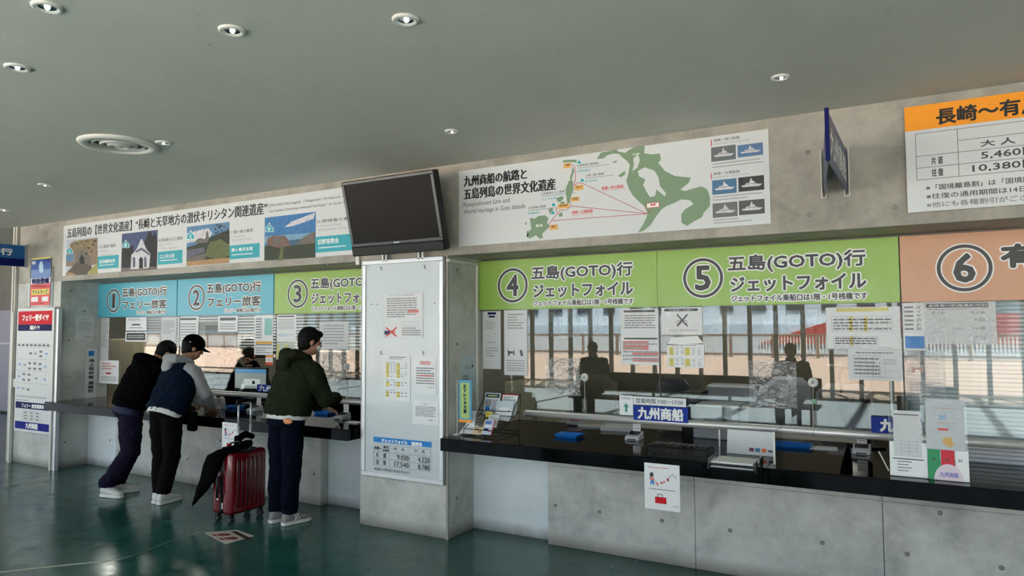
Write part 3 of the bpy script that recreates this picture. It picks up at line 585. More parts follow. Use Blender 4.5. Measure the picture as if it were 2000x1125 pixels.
gx = [W(*CB(x, 700), Yb)[0] for x in (153, 313, 515, 722)]; gz = [W(*CB(153, y), Yb)[1] for y in (650, 720, 790, 858)]
P3 = wall(Yb)
for z in gz: mb.quad(P3, gx[0], gx[3], z-.001, z+.001, .0025, GREYT)
for x in gx: mb.quad(P3, x-.001, x+.001, gz[3], gz[0], .0025, GREYT)
def cell(i, j, s, a=.1, b=.9, c=.15, d=.85, m=INK, bo=.0008):
    w = gx[i+1]-gx[i]; h = gz[j]-gz[j+1]; text(mb, P3, s, gx[i]+a*w, gx[i]+b*w, gz[j+1]+c*h, gz[j+1]+d*h, .003, m, bo)
cell(0, 0, '長崎ー', .05, .52, .25, .75); cell(0, 0, '福江', .6, .95, .55, .9); cell(0, 0, '奈良尾', .58, .97, .12, .42)
cell(1, 0, '大　人', .2, .75, .45, .88); cell(1, 0, '(12才以上)', .25, .7, .1, .28, FAINT, 0); cell(2, 0, '小　人', .2, .75, .45, .88); cell(2, 0, '(小学生)', .1, .85, .1, .28, FAINT, 0)
cell(0, 1, '片　道', .15, .8); cell(0, 2, '往　復', .15, .8)
cell(1, 1, '9.030', .38, .95); cell(2, 1, '4.520', .4, .96); cell(1, 2, '17.540', .25, .95); cell(2, 2, '8.780', .4, .96)
text(mb, P3, '●運賃には特別急行料金を含みます', gx[0]+.01, gx[2]+.005, gz[3]-.04, gz[3]-.016, .003, GREYT, .0003)
mb.build('fare_table', None, t)
def tblock(x0, y0, x1, y1, cols=6):
    it = []
    w = x1-x0
    it.append(('l', x0, y0-.03, x0+w*.45, y0-.01, 1, GREYT)); it += [('r', x0, y0, x0+w*.14, y1, YEL), ('r', x0+w*.48, y0, x0+w*.64, y1, YEL)]
    n = max(2, int((y1-y0)/.045))
    for c in range(cols):
        for k in range(n):
            if random.random() < .8: it.append(('r', x0+w*(c+.15)/cols, y0+(y1-y0)*(k+.3)/n, x0+w*(c+.75)/cols, y0+(y1-y0)*(k+.55)/n, GREYT, .0012))
    return it
TT = [('l', .18, .04, .82, .07, 1, NAVY), ('l', .18, .08, .7, .1, 1, NAVY)]+tblock(.05, .18, .92, .5)+tblock(.05, .58, .92, .7)+tblock(.05, .8, .92, .93)
PBn = wall(YB+.001)
CC = crop(700, 540, 3.75)
def nb(name, label, q, m, items, cat='notice', plast=False):
    r = RB(YB, *CC(q[0], q[1]), CC(0, q[2])[1], CC(q[3], 0)[0]); o = sheet(name, label, cat, wall(YB+.004), r, m, .0015, items)
    if plast: MB().quad(wall(YB+.001), r[0]-.01, r[1]+.012, r[2]-.008, r[3]+.012, 0.0).build('plastic_sleeve', PLAST, o)
    return o
nb('laminated_notice', 'shiny laminated notice with a crossed-out picture, highest paper on the column board', (185, 130, 448, 470), PAPER,
   [('t', 'ジェットフォイルご利用のお客様へ', .15, .015, .8, .055, GREYT), ('l', .08, .09, .85, .55, 9, GREYT), ('r', .62, .37, .9, .44, PINK, .0013), ('r', .02, .84, .17, .93, NAVY), ('g', .47, .64, .9, .73, 2, 1, GREYT), ('l', .48, .76, .95, .96, 4, GREYT), ('t', '✕', .05, .76, .35, .98, RED, .001), ('r', .22, .84, .3, .92, PINK)], plast=True)
nb('timetable_sheet', 'white timetable sheet with yellow columns on the column board', (192, 572, 905, 378), PAPER, TT)
nb('notice_sheet', 'narrow notice with pink heading beside the yellow-column timetable', (410, 585, 858, 568), PAPER, [('r', .25, .12, .75, .22, mat('pale_pink_print', (226, 170, 170))), ('l', .08, .28, .92, .75, 7, GREYT), ('r', .2, .49, .9, .53, PINK, .0014), ('l', .6, .8, .9, .84, 1, FAINT)])
nb('notice_sheet', 'plain text notice near the bottom right of the column board above fare table', (395, 902, 1078, 588), PAPER, [('l', .42, .14, .55, .19, 1, INK), ('l', .12, .25, .88, .68, 7, GREYT), ('l', .62, .78, .9, .84, 1, INK)])
# small tape stains
mb = MB()
for q in ((92, 203, 18), (135, 203, 14), (555, 195, 12)): a = W(*CC(q[0], q[1]), YB); mb.quad(wall(YB), a[0]-q[2]*.0006, a[0]+q[2]*.0006, a[1]-.006, a[1]+.005, -.0052, mat('tape_stain', (176, 150, 112), .7))
mb.build('tape_stain', None, bpy.data.objects['notice_board'])
# ------------------------------------------------------------------ left pillar: timetable stand, poster, papers on its inner face
YT = 4.33; t = thing('timetable_stand', 'white standing ferry timetable board with red heading before the left pillar', 'sign', (-9.0, YT, 0))
P = wall(YT); ul = W(31, 700, YT)[0]; ur = W(111, 700, YT)[0]; zt = W(72, 601, YT)[1]; zb = W(60, 845, YT)[1]
MB().pbox(P, ul, ur-.09, zb, zt, -.02, 0).build('board', WHITE, t, bevel=.003)
MB().pbox(P, ul-.10, ul-.07, 0, zt-.05, -.02, .01).build('post', WMETAL, t)
MB().pbox(P, ur-.09, ur-.06, 0, zt, -.03, .01).build('post', WMETAL, t); MB().pbox(P, ur-.06, ur, 0, zt-.02, -.045, -.005).build('post', ALU, t)
MB().pbox(P, ul-.07, ul, .9, 1.0, -.02, -.01).build('bracket', WMETAL, t)
mb = MB(); a, b = ul+.03, ur-.12; H = zt-zb
def zz(py): return zt-H*(py-30)/(868-30)
SR = mat('signal_red_print', (212, 30, 46), .6, spec=.2)
mb.quad(P, a, b, zz(143), zz(52), .0012, SR); text(mb, P, 'フェリー便ダイヤ', a+.09, b-.07, zz(117), zz(75), .002, OUTL, .004)
mb.quad(P, a, b, zz(186), zz(143), .0012, NAVY); text(mb, P, '運航ダイヤ', a+.27, b-.26, zz(178), zz(150), .002, OUTL, .002)
g0, g1 = zz(625), zz(270)
for i, py in enumerate((270, 297, 378, 458, 540, 625)): z = zz(py); mb.quad(P, a+.02, b-.02, z-.0015, z+.0015, .0015, FAINT)
for i in range(9): x = a+.02+(b-a-.04)*i/8; mb.quad(P, x-.001, x+.001, g0, g1, .0015, FAINT)
BLP = mat('pale_blue_print', (150, 180, 216))
for (px, py, m_) in [(205, 338, GREYT), (240, 338, FAINT), (278, 325, GREYT), (278, 355, GREYT), (318, 338, BLP), (127, 415, BLP), (165, 417, FAINT), (200, 405, GREYT), (237, 405, GREYT), (275, 408, GREYT), (200, 440, GREYT), (237, 440, GREYT), (275, 440, GREYT), (312, 424, BLP),
                     (125, 497, BLP), (160, 480, GREYT), (198, 482, GREYT), (160, 518, GREYT), (198, 518, GREYT), (250, 504, FAINT), (312, 508, BLP), (122, 575, BLP), (158, 578, FAINT), (195, 582, GREYT)]+[(118+30*i, 283, GREYT) for i in range(8)]:
    u = a+(b-a)*(px-105)/245; mb.quad(P, u-.03, u+.03, zz(py)-.012, zz(py)+.012, .0018, m_)
for py in (632, 655): mb.quad(P, a+.01, a+(b-a)*(.9 if py < 640 else .4), zz(py)-.005, zz(py)+.005, .0018, FAINT)
mb.quad(P, a, b, zz(712), zz(668), .0012, NAVY); text(mb, P, 'フェリー 旅客運賃表', a+.14, b-.12, zz(704), zz(678), .002, OUTL, .002)
mb.quad(P, a, b, zz(850), zz(800), .0012, mat('royal_blue_print', (14, 28, 130), .6, spec=.15)); text(mb, P, '九州商船', a+.24, b-.24, zz(842), zz(806), .002, OUTL, .004)
for i in range(4):
    x = a+.16+(b-a-.34)*i/3; mb.quad(P, x-.001, x+.001, zz(790), zz(726), .0015, GREYT)
    z = zz(790-i*21); mb.quad(P, a+.16, b-.18, z-.001, z+.001, .0015, GREYT)
    for k in range(3):
        if i < 3: mb.quad(P, a+.2+k*.13, a+.27+k*.13, zz(782-i*21), zz(775-i*21), .0016, GREYT)
mb.build('print', None, t)
r = RB(YD, 64, 506, 598, 101); r = (W(63, 550, YD)[0], W(101, 550, YD)[0], W(65, 597, YD)[1], W(66, 505, YD)[1])
sheet('poster', 'blue and red poster with a pale figure high on the left pillar', 'poster', wall(YD), r, PAPER, .003,
      [('r', 0, 0, 1, .035, YEL), ('r', 0, .035, 1, .42, mat('poster_blue', (40, 84, 160))), ('r', 0, .25, 1, .43, mat('poster_mist', (112, 140, 190)), .001), ('r', .03, .06, .22, .13, PAPERG, .0012),
       ('p', [(.45, .1), (.55, .07), (.62, .16), (.64, .3), (.52, .33), (.42, .27), (.4, .16)], mat('poster_pale_cyan', (176, 212, 228)), .0014), ('p', [(.6, .12), (.75, .07), (.95, .12), (.98, .03), (.7, .04)], mat('poster_deep_blue', (20, 44, 110)), .0013),
       ('r', 0, .55, 1, 1, mat('poster_red', (222, 88, 92)), .001), ('t', '特別登載', .05, .44, .95, .54, NAVY, .006), ('r', .05, .66, .95, .78, YEL, .0013), ('t', 'ヤァルモーど', .1, .67, .9, .77, INK, .002), ('r', .05, .82, .4, .92, PAPER, .0013), ('r', .6, .82, .92, .92, PAPER, .0013), ('l', .1, .57, .9, .63, 2, PINK), ('l', .1, .84, .38, .9, 2, BLACK), ('l', .3, .95, .7, .97, 1, PAPER)], n=.012)
mb = MB()
for x in (W(60, 560, YD)[0], W(104, 560, YD)[0]): mb.box(x-.01, x+.01, YD-.02, YD, W(62, 600, YD)[1], W(62, 524, YD)[1])
mb.build('poster_holder', CLEAR, bpy.data.objects['poster'])
PS = side(XPR)
def srect(q, X): # pixel corners: left-top, right, left-bottom
    a = WX(q[0], q[1], X); b = WX(q[0], q[3], X); c = WX(q[2], (q[1]+q[3])/2, X); return (a[0]+b[0])/2, c[0], b[1], a[1]
sheet('notice_sheet', 'small pale text sheet taped to the inner face of the left pillar', 'notice', PS, srect((148, 618, 183, 665), XPR), PAPERG, .001, [('l', .3, .08, .7, .13, 1, GREYT), ('l', .1, .22, .9, .6, 6, FAINT), ('l', .5, .84, .9, .9, 1, GREYT)])
sheet('coastguard_plate', 'narrow white vertical plate with blue square on the left pillar', 'sign', PS, srect((166, 680, 188, 778), XPR), WHITE, .006,
      [('r', .22, .06, .72, .16, BLUE)]+[('t', ch, .25, .22+i*.083+(.03 if i > 4 else 0), .75, .285+i*.083+(.03 if i > 4 else 0), INK, .002) for i, ch in enumerate('海上保安官連絡所')], n=.004)
sheet('notice_sheet', 'pale blue leaflet taped to the side of the column above the flag', 'notice', side(XCR), srect((901, 694, 928, 765), XCR), mat('pale_cyan_paper', (196, 216, 218)), .001, [('l', .2, .3, .8, .4, 2, GREYT), ('r', .1, .75, .4, .95, PAPERG), ('l', .1, .55, .5, .7, 2, GREYT), ('p', [(.7, .35), (.78, .25), (.86, .35)], INK, .001)], n=.001)
# ------------------------------------------------------------------ papers on the window glass
PG = wall(YG)
def wp(label, xl, yt, yb, xr, items=(), m=PAPER, name='notice_sheet', cat='notice', sleeve=False, n=.001, Y=None):
    Yq = YG if Y is None else Y
    r = RB(Yq, xl, yt, yb, xr); o = sheet(name, label, cat, wall(Yq), r, m, .001, items, n=n)
    if sleeve: MB().quad(wall(Yq), r[0]-.008, r[1]+.012, r[2]-.01, r[3]+.006, n+.006).build('plastic_sleeve', PLAST, o)
    return o
wp('white form sheet with two blue bars beside the right column', 943, 608, 720, 978, [('r', .28, .02, .75, .06, NAVY), ('r', .34, .08, .68, .11, NAVY), ('l', .15, .17, .85, .32, 5, FAINT), ('l', .6, .38, .85, .4, 1, GREYT), ('l', .25, .52, .7, .56, 1, FAINT), ('l', .2, .62, .85, .8, 4, FAINT)], PAPERG)
wp('crinkled plastic-covered poster with a small dark dog, left in window four', 985, 606, 732, 1029, [('p', [(.15, .6), (.2, .63), (.4, .64), (.45, .6), (.46, .7), (.42, .7), (.4, .66), (.25, .67), (.22, .71), (.18, .71)], INK, .001), ('p', [(.68, .62), (.78, .61), (.84, .7), (.74, .71)], DGREY, .001), ('l', .1, .76, .9, .95, 5, FAINT), ('l', .15, .05, .85, .3, 6, FAINT)], PAPER, 'poster', 'poster', True)
wp('plastic-covered notice with red table rows left of the window four joint', 1213, 604, 711, 1287, [('r', .08, .02, .9, .06, INK), ('l', .1, .1, .9, .36, 6, GREYT), ('r', .08, .52, .95, .55, INK), ('r', .05, .58, .72, .62, PINK), ('r', .05, .65, .72, .74, PINK), ('r', .3, .78, .97, .84, PINK), ('r', .3, .88, .97, .95, PINK), ('l', .05, .6, .95, .95, 5, FAINT)], sleeve=True)
wp('plastic-covered notice of a crossed-out bicycle at the top of window five', 1292, 601, 654, 1371, [('r', .08, .05, .9, .14, INK), ('t', 'お客様へお願い', .2, .06, .8, .13, PAPER), ('l', .15, .8, .9, .88, 2, FAINT), ('t', '✕', .38, .24, .66, .7, INK, .001)], sleeve=True)
o = bpy.context.scene.objects[-2] if False else None
r = RB(YG, 1292, 601, 654, 1371); mb = MB(); w = r[1]-r[0]; h = r[3]-r[2]; q = wall(YG-.003)
for du in (-.02, .025): mb.ring(q, r[0]+w*.5+du, r[2]+h*.45, .013, .016, 0, .0004, INK)
for a_ in ((-.02, -.0, .0, .018), (0, .018, .025, 0), (-.02, 0, .004, -.002), (.0, .018, -.006, .018)): mb.tube([q.p(r[0]+w*.5+a_[0], r[2]+h*.45+a_[1], .001), q.p(r[0]+w*.5+a_[2], r[2]+h*.45+a_[3], .001)], .0014, INK, 5)
for ob in list(COL.objects):
    if ob.get('label', '').startswith('plastic-covered notice of a crossed'): mb.build('bicycle_print', None, ob)
o = wp('white tent-topped timetable sheet with yellow cells in window five', 1303, 672, 717, 1375, [('l', .15, .02, .8, .08, 1, GREYT)]+tblock(.06, .14, .95, .48)+tblock(.06, .62, .95, .94))
MB().poly(wall(YG), [W(1303, 674, YG), W(1311, 659, YG), W(1362, 656, YG), W(1374, 670, YG)], .001, .002).build('top_flap', PAPER, o)
o = wp('large plastic-covered seat timetable at the top right of window five', 1614, 601, 681, 1757, [('r', .15, .02, .85, .1, YEL), ('g', .08, .22, .9, .58, 12, 4, GREYT), ('r', .32, .22, .37, .58, YEL, .001), ('r', .52, .22, .57, .58, YEL, .001), ('g', .1, .7, .7, .92, 9, 3, GREYT), ('r', .32, .7, .37, .92, YEL, .001), ('l', .1, .26, .88, .56, 4, GREYT), ('l', .12, .72, .68, .9, 3, INK), ('l', .1, .95, .9, .98, 1, FAINT)], sleeve=True)
wp('white fare form sheet below the large seat timetable', 1657, 682, 741, 1761, [('l', .15, .08, .85, .14, 1, INK), ('g', .1, .2, .6, .9, 4, 1, GREYT), ('g', .35, .45, .7, .88, 3, 3, GREYT), ('g', .6, .68, .95, .9, 2, 1, GREYT), ('l', .12, .25, .58, .85, 5, GREYT), ('l', .65, .3, .9, .5, 3, FAINT)], PAPERG, n=.008)
wp('narrow sheet with vertical lettering and blue foot left in window six', 1763, 592, 684, 1805, [('l', .1, .05, .5, .6, 6, GREYT), ('r', .1, .7, .95, .96, BLUE)]+[('t', c, .62, .06+i*.09, .85, .13+i*.09, GREYT, .0004) for i, c in enumerate('ダイヤのお知')], sleeve=True)
wp('plastic-covered departure times with black heading in window six', 1806, 591, 672, 1944, [('r', .03, .03, .9, .13, INK), ('t', '長崎有川航路運航時刻', .06, .045, .88, .115, PAPER, 0), ('t', '長崎発', .1, .22, .3, .29, GREYT), ('t', '有川発', .66, .22, .85, .29, GREYT), ('t', '7:50', .15, .38, .3, .46, FAINT), ('t', '9:20', .7, .38, .85, .46, GREYT), ('t', '11:30', .4, .6, .55, .68, FAINT), ('t', '15:40', .68, .58, .85, .66, GREYT), ('t', '17:25', .68, .8, .85, .88, FAINT), ('l', .05, .16, .6, .19, 1, INK)], PAPERG, sleeve=True)
wp('clear plastic pocket with faint dog leaflet low in window six', 1769, 688, 782, 1845, [('p', [(.15, .28), (.2, .32), (.4, .33), (.45, .28), (.46, .42), (.42, .42), (.4, .36), (.25, .36), (.22, .42), (.18, .42)], mat('faded_dog_print', (196, 160, 146)), .001), ('l', .1, .6, .9, .8, 5, FAINT)], PLAST, 'plastic_pocket', 'pocket')
for lab, q in (('crumpled clear plastic sheet over the speaking hole of window four', (1066, 698, 770, 1134)), ('crumpled clear plastic sheet over the speaking hole of window five', (1464, 704, 794, 1555)), ('crumpled clear plastic sheet over the speaking hole of window three', (624, 688, 752, 676))):
    r = RB(YG, *q); random.seed(int(q[0])); n_ = 9; vs = []; fs = []
    for j in range(n_+1):
        for i in range(n_+1): vs.append(wall(YG).p(r[0]+(r[1]-r[0])*i/n_, r[2]+(r[3]-r[2])*j/n_, .004+random.random()*.014))
    fs = [(j*(n_+1)+i, j*(n_+1)+i+1, (j+1)*(n_+1)+i+1, (j+1)*(n_+1)+i) for j in range(n_) for i in range(n_)]
    o = tag(MB().add(vs, fs).build('plastic_sheet', PLAST2, None, smooth=True), lab, 'plastic sheet')
    cx_, cz_ = (r[0]+r[1])/2, (r[2]+r[3])/2; MB().ring(wall(YG), cx_, cz_, (r[1]-r[0])*.375, (r[1]-r[0])*.388, 0, .004, k=36, el=1.15).build('speaking_ring', mat('ring_edge_grey', (112, 114, 112), .3), o)
# left windows
wp('long narrow white list at the left edge of window one', 197, 621, 704, 214, [('l', .1, .02, .9, .7, 14, FAINT)], PAPERG)
wp('square white notice with red lettering low in window one', 195, 703, 748, 233, [('l', .12, .1, .85, .42, 3, PINK), ('r', .35, .52, .6, .6, RED), ('l', .1, .68, .9, .9, 3, FAINT)], n=.004)
wp('white notice sheet above the black-framed label in window one', 246, 620, 646, 287, [('l', .1, .08, .9, .25, 2, GREYT), ('r', .3, .5, .7, .6, INK), ('l', .2, .72, .8, .85, 1, GREYT)])
wp('white label with a black box at the centre of window one', 245, 648, 667, 287, [('r', .06, .12, .94, .85, INK), ('l', .12, .3, .88, .7, 2, PAPERG)])
wp('pale sheet of faint text left of the window two edge', 315, 620, 674, 345, [('l', .12, .1, .88, .6, 7, FAINT)], PAPERG)
wp('white sheet with dark heading at the left edge of window two', 348, 618, 676, 388, [('r', .1, .06, .9, .13, GREYT), ('l', .1, .22, .9, .85, 7, FAINT)])
wp('white sheet with grey heading at the centre of window two', 426, 617, 648, 465, [('r', .1, .12, .9, .3, GREYT), ('l', .1, .45, .9, .9, 3, FAINT)])
wp('timetable notice with orange stripe at the right edge of window two', 497, 616, 693, 534, [('l', .08, .06, .4, .6, 8, GREYT), ('r', .55, .08, .95, .5, mat('pale_cyan_print', (150, 200, 196))), ('r', .08, .66, .95, .72, mat('amber_print', (232, 176, 60))), ('r', .08, .73, .95, .75, INK), ('l', .08, .8, .95, .97, 3, FAINT)])
wp('small orange and white tag below the striped timetable', 519, 694, 713, 533, [('r', 0, 0, 1, .2, ORNG), ('r', 0, .7, 1, 1, mat('vermilion_print', (226, 92, 60))), ('l', .2, .35, .8, .6, 2, PINK)])
wp('white sheet with black title at the left edge of window three', 540, 615, 668, 579, [('r', .08, .04, .9, .08, INK), ('l', .1, .15, .9, .55, 7, FAINT), ('l', .1, .7, .9, .8, 2, BLP)])
wp('pale green timetable sheet low at the left edge of window three', 540, 669, 702, 575, tblock(.05, .12, .95, .9), mat('pale_green_paper', (206, 214, 196)))
wp('large white sheet turned back side out at the centre of window three', 624, 628, 682, 681, [('l', .15, .1, .85, .85, 7, FAINT)], PAPERG)  # back of the sheet faces the hall
wp('company name plate in blue with white characters under window four and five joint', 1240, 790, 819, 1346, [('t', '九州商船', .08, .12, .92, .88, OUTL, .004)], mat('plate_blue', (32, 58, 150), .6, spec=.2), 'name_plate', 'sign', n=.03)
wp('white opening hours strip on top of the blue company name plate', 1240, 773, 789, 1342, [('t', '営業時間 7:00～17:00', .05, .2, .95, .8, GREYT, .0006)], PAPER, 'hours_strip', 'sign', n=.03)
wp('white card with green arrow left of the blue company name plate', 1213, 771, 809, 1239, [('p', [(.5, .38), (.72, .6), (.58, .58), (.58, .85), (.42, .85), (.42, .58), (.28, .6)], mat('green_print', (60, 150, 120)), .001), ('l', .15, .08, .8, .2, 2, GREYT)], PAPER, 'arrow_card', 'sign', n=.03)
wp('blue name plate half hidden behind the white form stand', 1702, 812, 843, 1800, [('t', '九', .17, .15, .46, .88, OUTL, .005), ('t', '州商船', .55, .15, 1.0, .88, OUTL, .004)], mat('plate_blue', (0, 0, 0)), 'name_plate', 'sign', n=.03)
wp('blue name plate behind the olive jacket customer at window three', 507, 750, 764, 541, [('t', '九州', .1, .1, .9, .9, OUTL, .003)], mat('plate_blue', (0, 0, 0)), 'name_plate', 'sign', n=.03)
# speaking discs on cords
for lab, x, y, y2 in (('round white speaking disc on a cord in window four', 1142, 737, 800), ('round white speaking disc on a cord in window five', 1588, 747, 840), ('round white speaking disc on a cord in window three', 677, 717, 778)):
    a = W(x, y, YG); b = W(x+1, y2, YG); t = thing('speaking_disc', lab, 'disc', (a[0], YG, a[1])); P = wall(YG)
    MB().lathe(P, a[0], a[1], [(0, .014), (.012, .014), (.026, .009), (.031, .004), (.031, 0), (0, 0)]).build('disc', WMETAL, t, smooth=True)
    MB().disc(P, a[0], a[1]+.002, .012, .014, .0155, k=16).build('grille', MGREY, t)
    MB().tube([P.p(a[0], a[1]-.028, .006), P.p(b[0], (a[1]+b[1])/2, .004), P.p(b[0], b[1], .006)], .0018, k=5).build('cord', WMETAL, t)
    if y2 > 810: MB().disc(P, a[0]+.002, a[1]-.12, .017, .004, .007, k=16).build('charm', mat('charm_green', (120, 160, 130)), t)
# ------------------------------------------------------------------ luggage notices hanging on the counter edge
def luggage(label, q, Y, tilt=0):
    r = RB(Y, *q)
    return sheet('luggage_notice', label, 'notice', wall(Y), r, PAPER, .0015,
      [('l', .1, .07, .85, .11, 1, PINK), ('p', [(.15, .25), (.19, .2), (.25, .2), (.27, .27), (.22, .3), (.16, .29)], INK, .001), ('p', [(.14, .31), (.24, .29), (.3, .36), (.26, .4), (.2, .36), (.17, .38)], PINK, .0012), ('p', [(.19, .37), (.27, .38), (.29, .47), (.25, .47), (.23, .42), (.2, .47), (.17, .47)], BLUE, .0014),
       ('p', [(.27, .33), (.31, .38), (.38, .42), (.42, .48), (.37, .48), (.33, .42)], PINK, .0016), ('p', [(.44, .41), (.48, .38), (.5, .4), (.56, .37), (.56, .35), (.6, .38), (.57, .41), (.56, .4), (.5, .43), (.5, .45)], mat('rust_outline', (206, 120, 104)), .001), ('r', .64, .3, .7, .36, mat('brick_red_print', (190, 66, 70))), ('p', [(.66, .29), (.8, .2), (.92, .28), (.9, .29), (.8, .22), (.68, .3)], FAINT, .001),
       ('l', .14, .54, .88, .58, 1, GREYT), ('r', .3, .72, .62, .86, SR), ('r', .37, .66, .39, .72, GREYT), ('r', .5, .66, .52, .72, GREYT), ('r', .37, .655, .52, .67, GREYT), ('l', .8, .88, .96, .9, 1, INK)])
o = luggage('white luggage notice with a red bag picture hanging on the right counter edge', (1259, 903, 992, 1327), 4.245)
o = luggage('white luggage notice behind the telescopic handle of the red suitcase', (434, 824, 880, 466), 4.245)
# ------------------------------------------------------------------ ceiling fittings
def lampfit(x, y, r, label):
    P = PL((0, 0, HZ), (1, 0, 0), (0, -1, 0), (0, 0, -1)); t = thing('downlight', label, 'ceiling light', (x, y, HZ), 'recessed ceiling downlights')
    MB().lathe(P, x, -y, [(r, 0), (r*.98, .008), (r*.8, .012), (r*.62, .004), (r*.6, -.0)]).build('rim', WMETAL, t, smooth=True)
    MB().lathe(P, x, -y, [(r*.6, .004), (r*.55, .002), (r*.3, .0015), (0, .001)]).build('reflector', CHROME, t, smooth=True)
    MB().ball((x+r*.12, y-r*.05, HZ-.006), r*.2, r*.2, .012).build('bulb', mat('lamp_bulb', (240, 244, 236), .2, em=1.2), t, smooth=True)
LT = [(92, 16, .055, 'downlight nearest the top left corner of the photo'), (453, 62, .055, 'downlight above the ferry banner, second from the nearest'), (792, 41, .055, 'downlight near the top edge, left of centre'), (1524, 153, .045, 'lone downlight above the right end of the route map'),
      (34, 134, .055, 'downlight by the left edge beyond the top corner one'), (319, 280, .05, 'small downlight just right of the round air diffuser'), (88, 362, .055, 'downlight near the left end of the heritage banner'), (8, 411, .055, 'farthest downlight, over the far left doors'), (882, 258, .045, 'downlight above the black television')]
for x, y, r_, l in LT: a = WZ(x, y, HZ-.008); lampfit(a[0], a[1], r_, l)
a = WZ(232, 285, HZ-.015); P = PL((0, 0, HZ), (1, 0, 0), (0, -1, 0), (0, 0, -1)); R_ = .245
t = thing('air_diffuser', 'large round white air diffuser of nested rings in the ceiling', 'vent', (a[0], a[1], HZ))
MB().lathe(P, a[0], -a[1], [(R_, 0), (R_, .008), (R_*.95, .02), (R_*.76, .022), (R_*.74, 0)], k=40).build('outer_ring', WMETAL, t, smooth=True)
for k_, (ra, rb) in enumerate(((.66, .60), (.47, .42), (.29, .24))): MB().lathe(P, a[0], -a[1], [(R_*ra, .004), (R_*ra, .012), (R_*(ra-.03), .018+.006*k_), (R_*rb, .001)], k=40).build('ring', WMETAL, t, smooth=True)
MB().lathe(P, a[0], -a[1], [(R_*.12, .0), (R_*.12, .02), (0, .026)], k=24).build('hub', WMETAL, t, smooth=True)
MB().disc(P, a[0], -a[1], R_*.74, 0, .001, k=32).build('throat', BPLAS, t)
# ------------------------------------------------------------------ things on the counters (top at z = 0.776)
ZC = .776
def at(x, y, z=ZC): a = WZ(x, y, z); return a
# small flag on a stand
a = at(893, 849); t = thing('flag_stand', 'small blue flag on a thin white stand at the counter end', 'flag', (a[0], a[1], ZC))
Ps = wall(a[1]); zt = W(893, 741, a[1])[1]
MB().lathe(flat(ZC), a[0], a[1], [(.033, 0), (.033, .004), (.012, .009), (.004, .016)]).build('base', WMETAL, t, smooth=True)
MB().tube([(a[0], a[1], ZC), (a[0], a[1], zt)], .003, k=8).build('pole', WMETAL, t)
f0 = W(897, 742, a[1]); f1 = W(921, 742, a[1])[0]; fz = W(897, 824, a[1])[1]
fl = MB().pbox(Ps, f0[0]-.005, f1, fz, f0[1], -.001, .001).build('cloth', mat('flag_sky_blue', (92, 164, 200)), t); mb = MB()
mb.quad(Ps, f0[0]+.01, f1-.02, fz+.03, f0[1]-.02, .0015, mat('flag_leaf_yellow', (176, 206, 120)))
mb.quad(Ps, f0[0]-.005, f1, fz, fz+.02, .0016, ORNG)
for i, ch in enumerate('EVレンタカー'):
    zz_ = f0[1]-.035-i*.031; text(mb, Ps, ch if ch != 'ー' else '｜', (f0[0]+f1)/2-.014, (f0[0]+f1)/2+.010, zz_-.024, zz_, .003, NAVY, .002)
mb.build('lettering', None, fl)
for z in (fz+.01, (fz+f0[1])/2, f0[1]-.01): MB().tube([(a[0]-.004, a[1], z), (f0[0], a[1], z)], .0022, k=6).build('clip', WMETAL, t)
# brochure rack
a = at(905, 855); b = at(1008, 862); t = thing('brochure_rack', 'black wire brochure rack with tilted tiers beside the flag', 'rack', ((a[0]+b[0])/2, 4.5, ZC))
x0, x1 = -2.98, -2.67; yb, yf = 4.74, 4.44
mb = MB()
for x in (x0, x1):
    mb.tube([(x, yf, ZC+.012), (x, yb, ZC+.012), (x, yb+.03, ZC+.29)], .003, k=6); mb.tube([(x, yf, ZC+.012), (x, yf-.0, ZC+.05), (x, yb, ZC+.16)], .003, k=6); mb.tube([(x, yf+.15, ZC+.1), (x, yb+.02, ZC+.29)], .003, k=6)
for y, z in ((yf, .012), (yf, .05), (yf+.1, .09), (yf+.2, .135), (yb, .16), (yb+.03, .29), (yf+.15, .1), (yb, .012), (yf+.2, .17)): mb.tube([(x0, y, ZC+z), (x1, y, ZC+z)], .0028, k=6)
mb.build('wire_frame', BPLAS, t)
def leaflet(label, x0, x1, y0, z0, h, lean, m, items, group='brochures in the wire rack'):
    l = radians(lean); P = PL((0, y0, z0), (1, 0, 0), (0, sin(l), cos(l)), (0, -cos(l), sin(l)))
    return sheet('brochure', label, 'brochure', P, (x0, x1, 0, h), m, .004, items, group)
leaflet('brochure with dark blue and gold heading at the back left of the rack', -2.97, -2.83, 4.70, ZC+.13, .17, 14, PAPER, [('r', .05, .04, .95, .22, mat('teal_navy_print', (40, 84, 110))), ('r', .2, .1, .8, .16, YEL, .001), ('r', .05, .3, .45, .6, FAINT), ('r', .1, .62, .4, .8, BLUE, .0012), ('r', .5, .3, .9, .9, mat('pale_lilac_print', (196, 200, 216))), ('l', .1, .85, .9, .95, 1, GREYT)])
leaflet('brochure with red edge at the back right of the rack', -2.82, -2.68, 4.71, ZC+.13, .165, 14, PAPER, [('r', 0, 0, 1, .04, RED), ('l', .1, .1, .9, .3, 3, GREYT), ('r', 0, .04, .04, 1, RED)])
leaflet('pale blue brochure with an arc drawing in the middle of the rack', -2.83, -2.68, 4.64, ZC+.1, .15, 16, mat('pale_sky_paper', (206, 222, 228)), [('p', [(0, .55), (.3, .35), (.6, .3), (1, .45), (1, 1), (0, 1)], PAPER, .001), ('l', .2, .45, .8, .55, 1, GREYT), ('p', [(.75, .5), (.8, .42), (.85, .5)], INK, .0014), ('l', .15, .7, .7, .8, 2, PINK), ('r', .72, .78, .88, .92, PAPERG, .0014)])
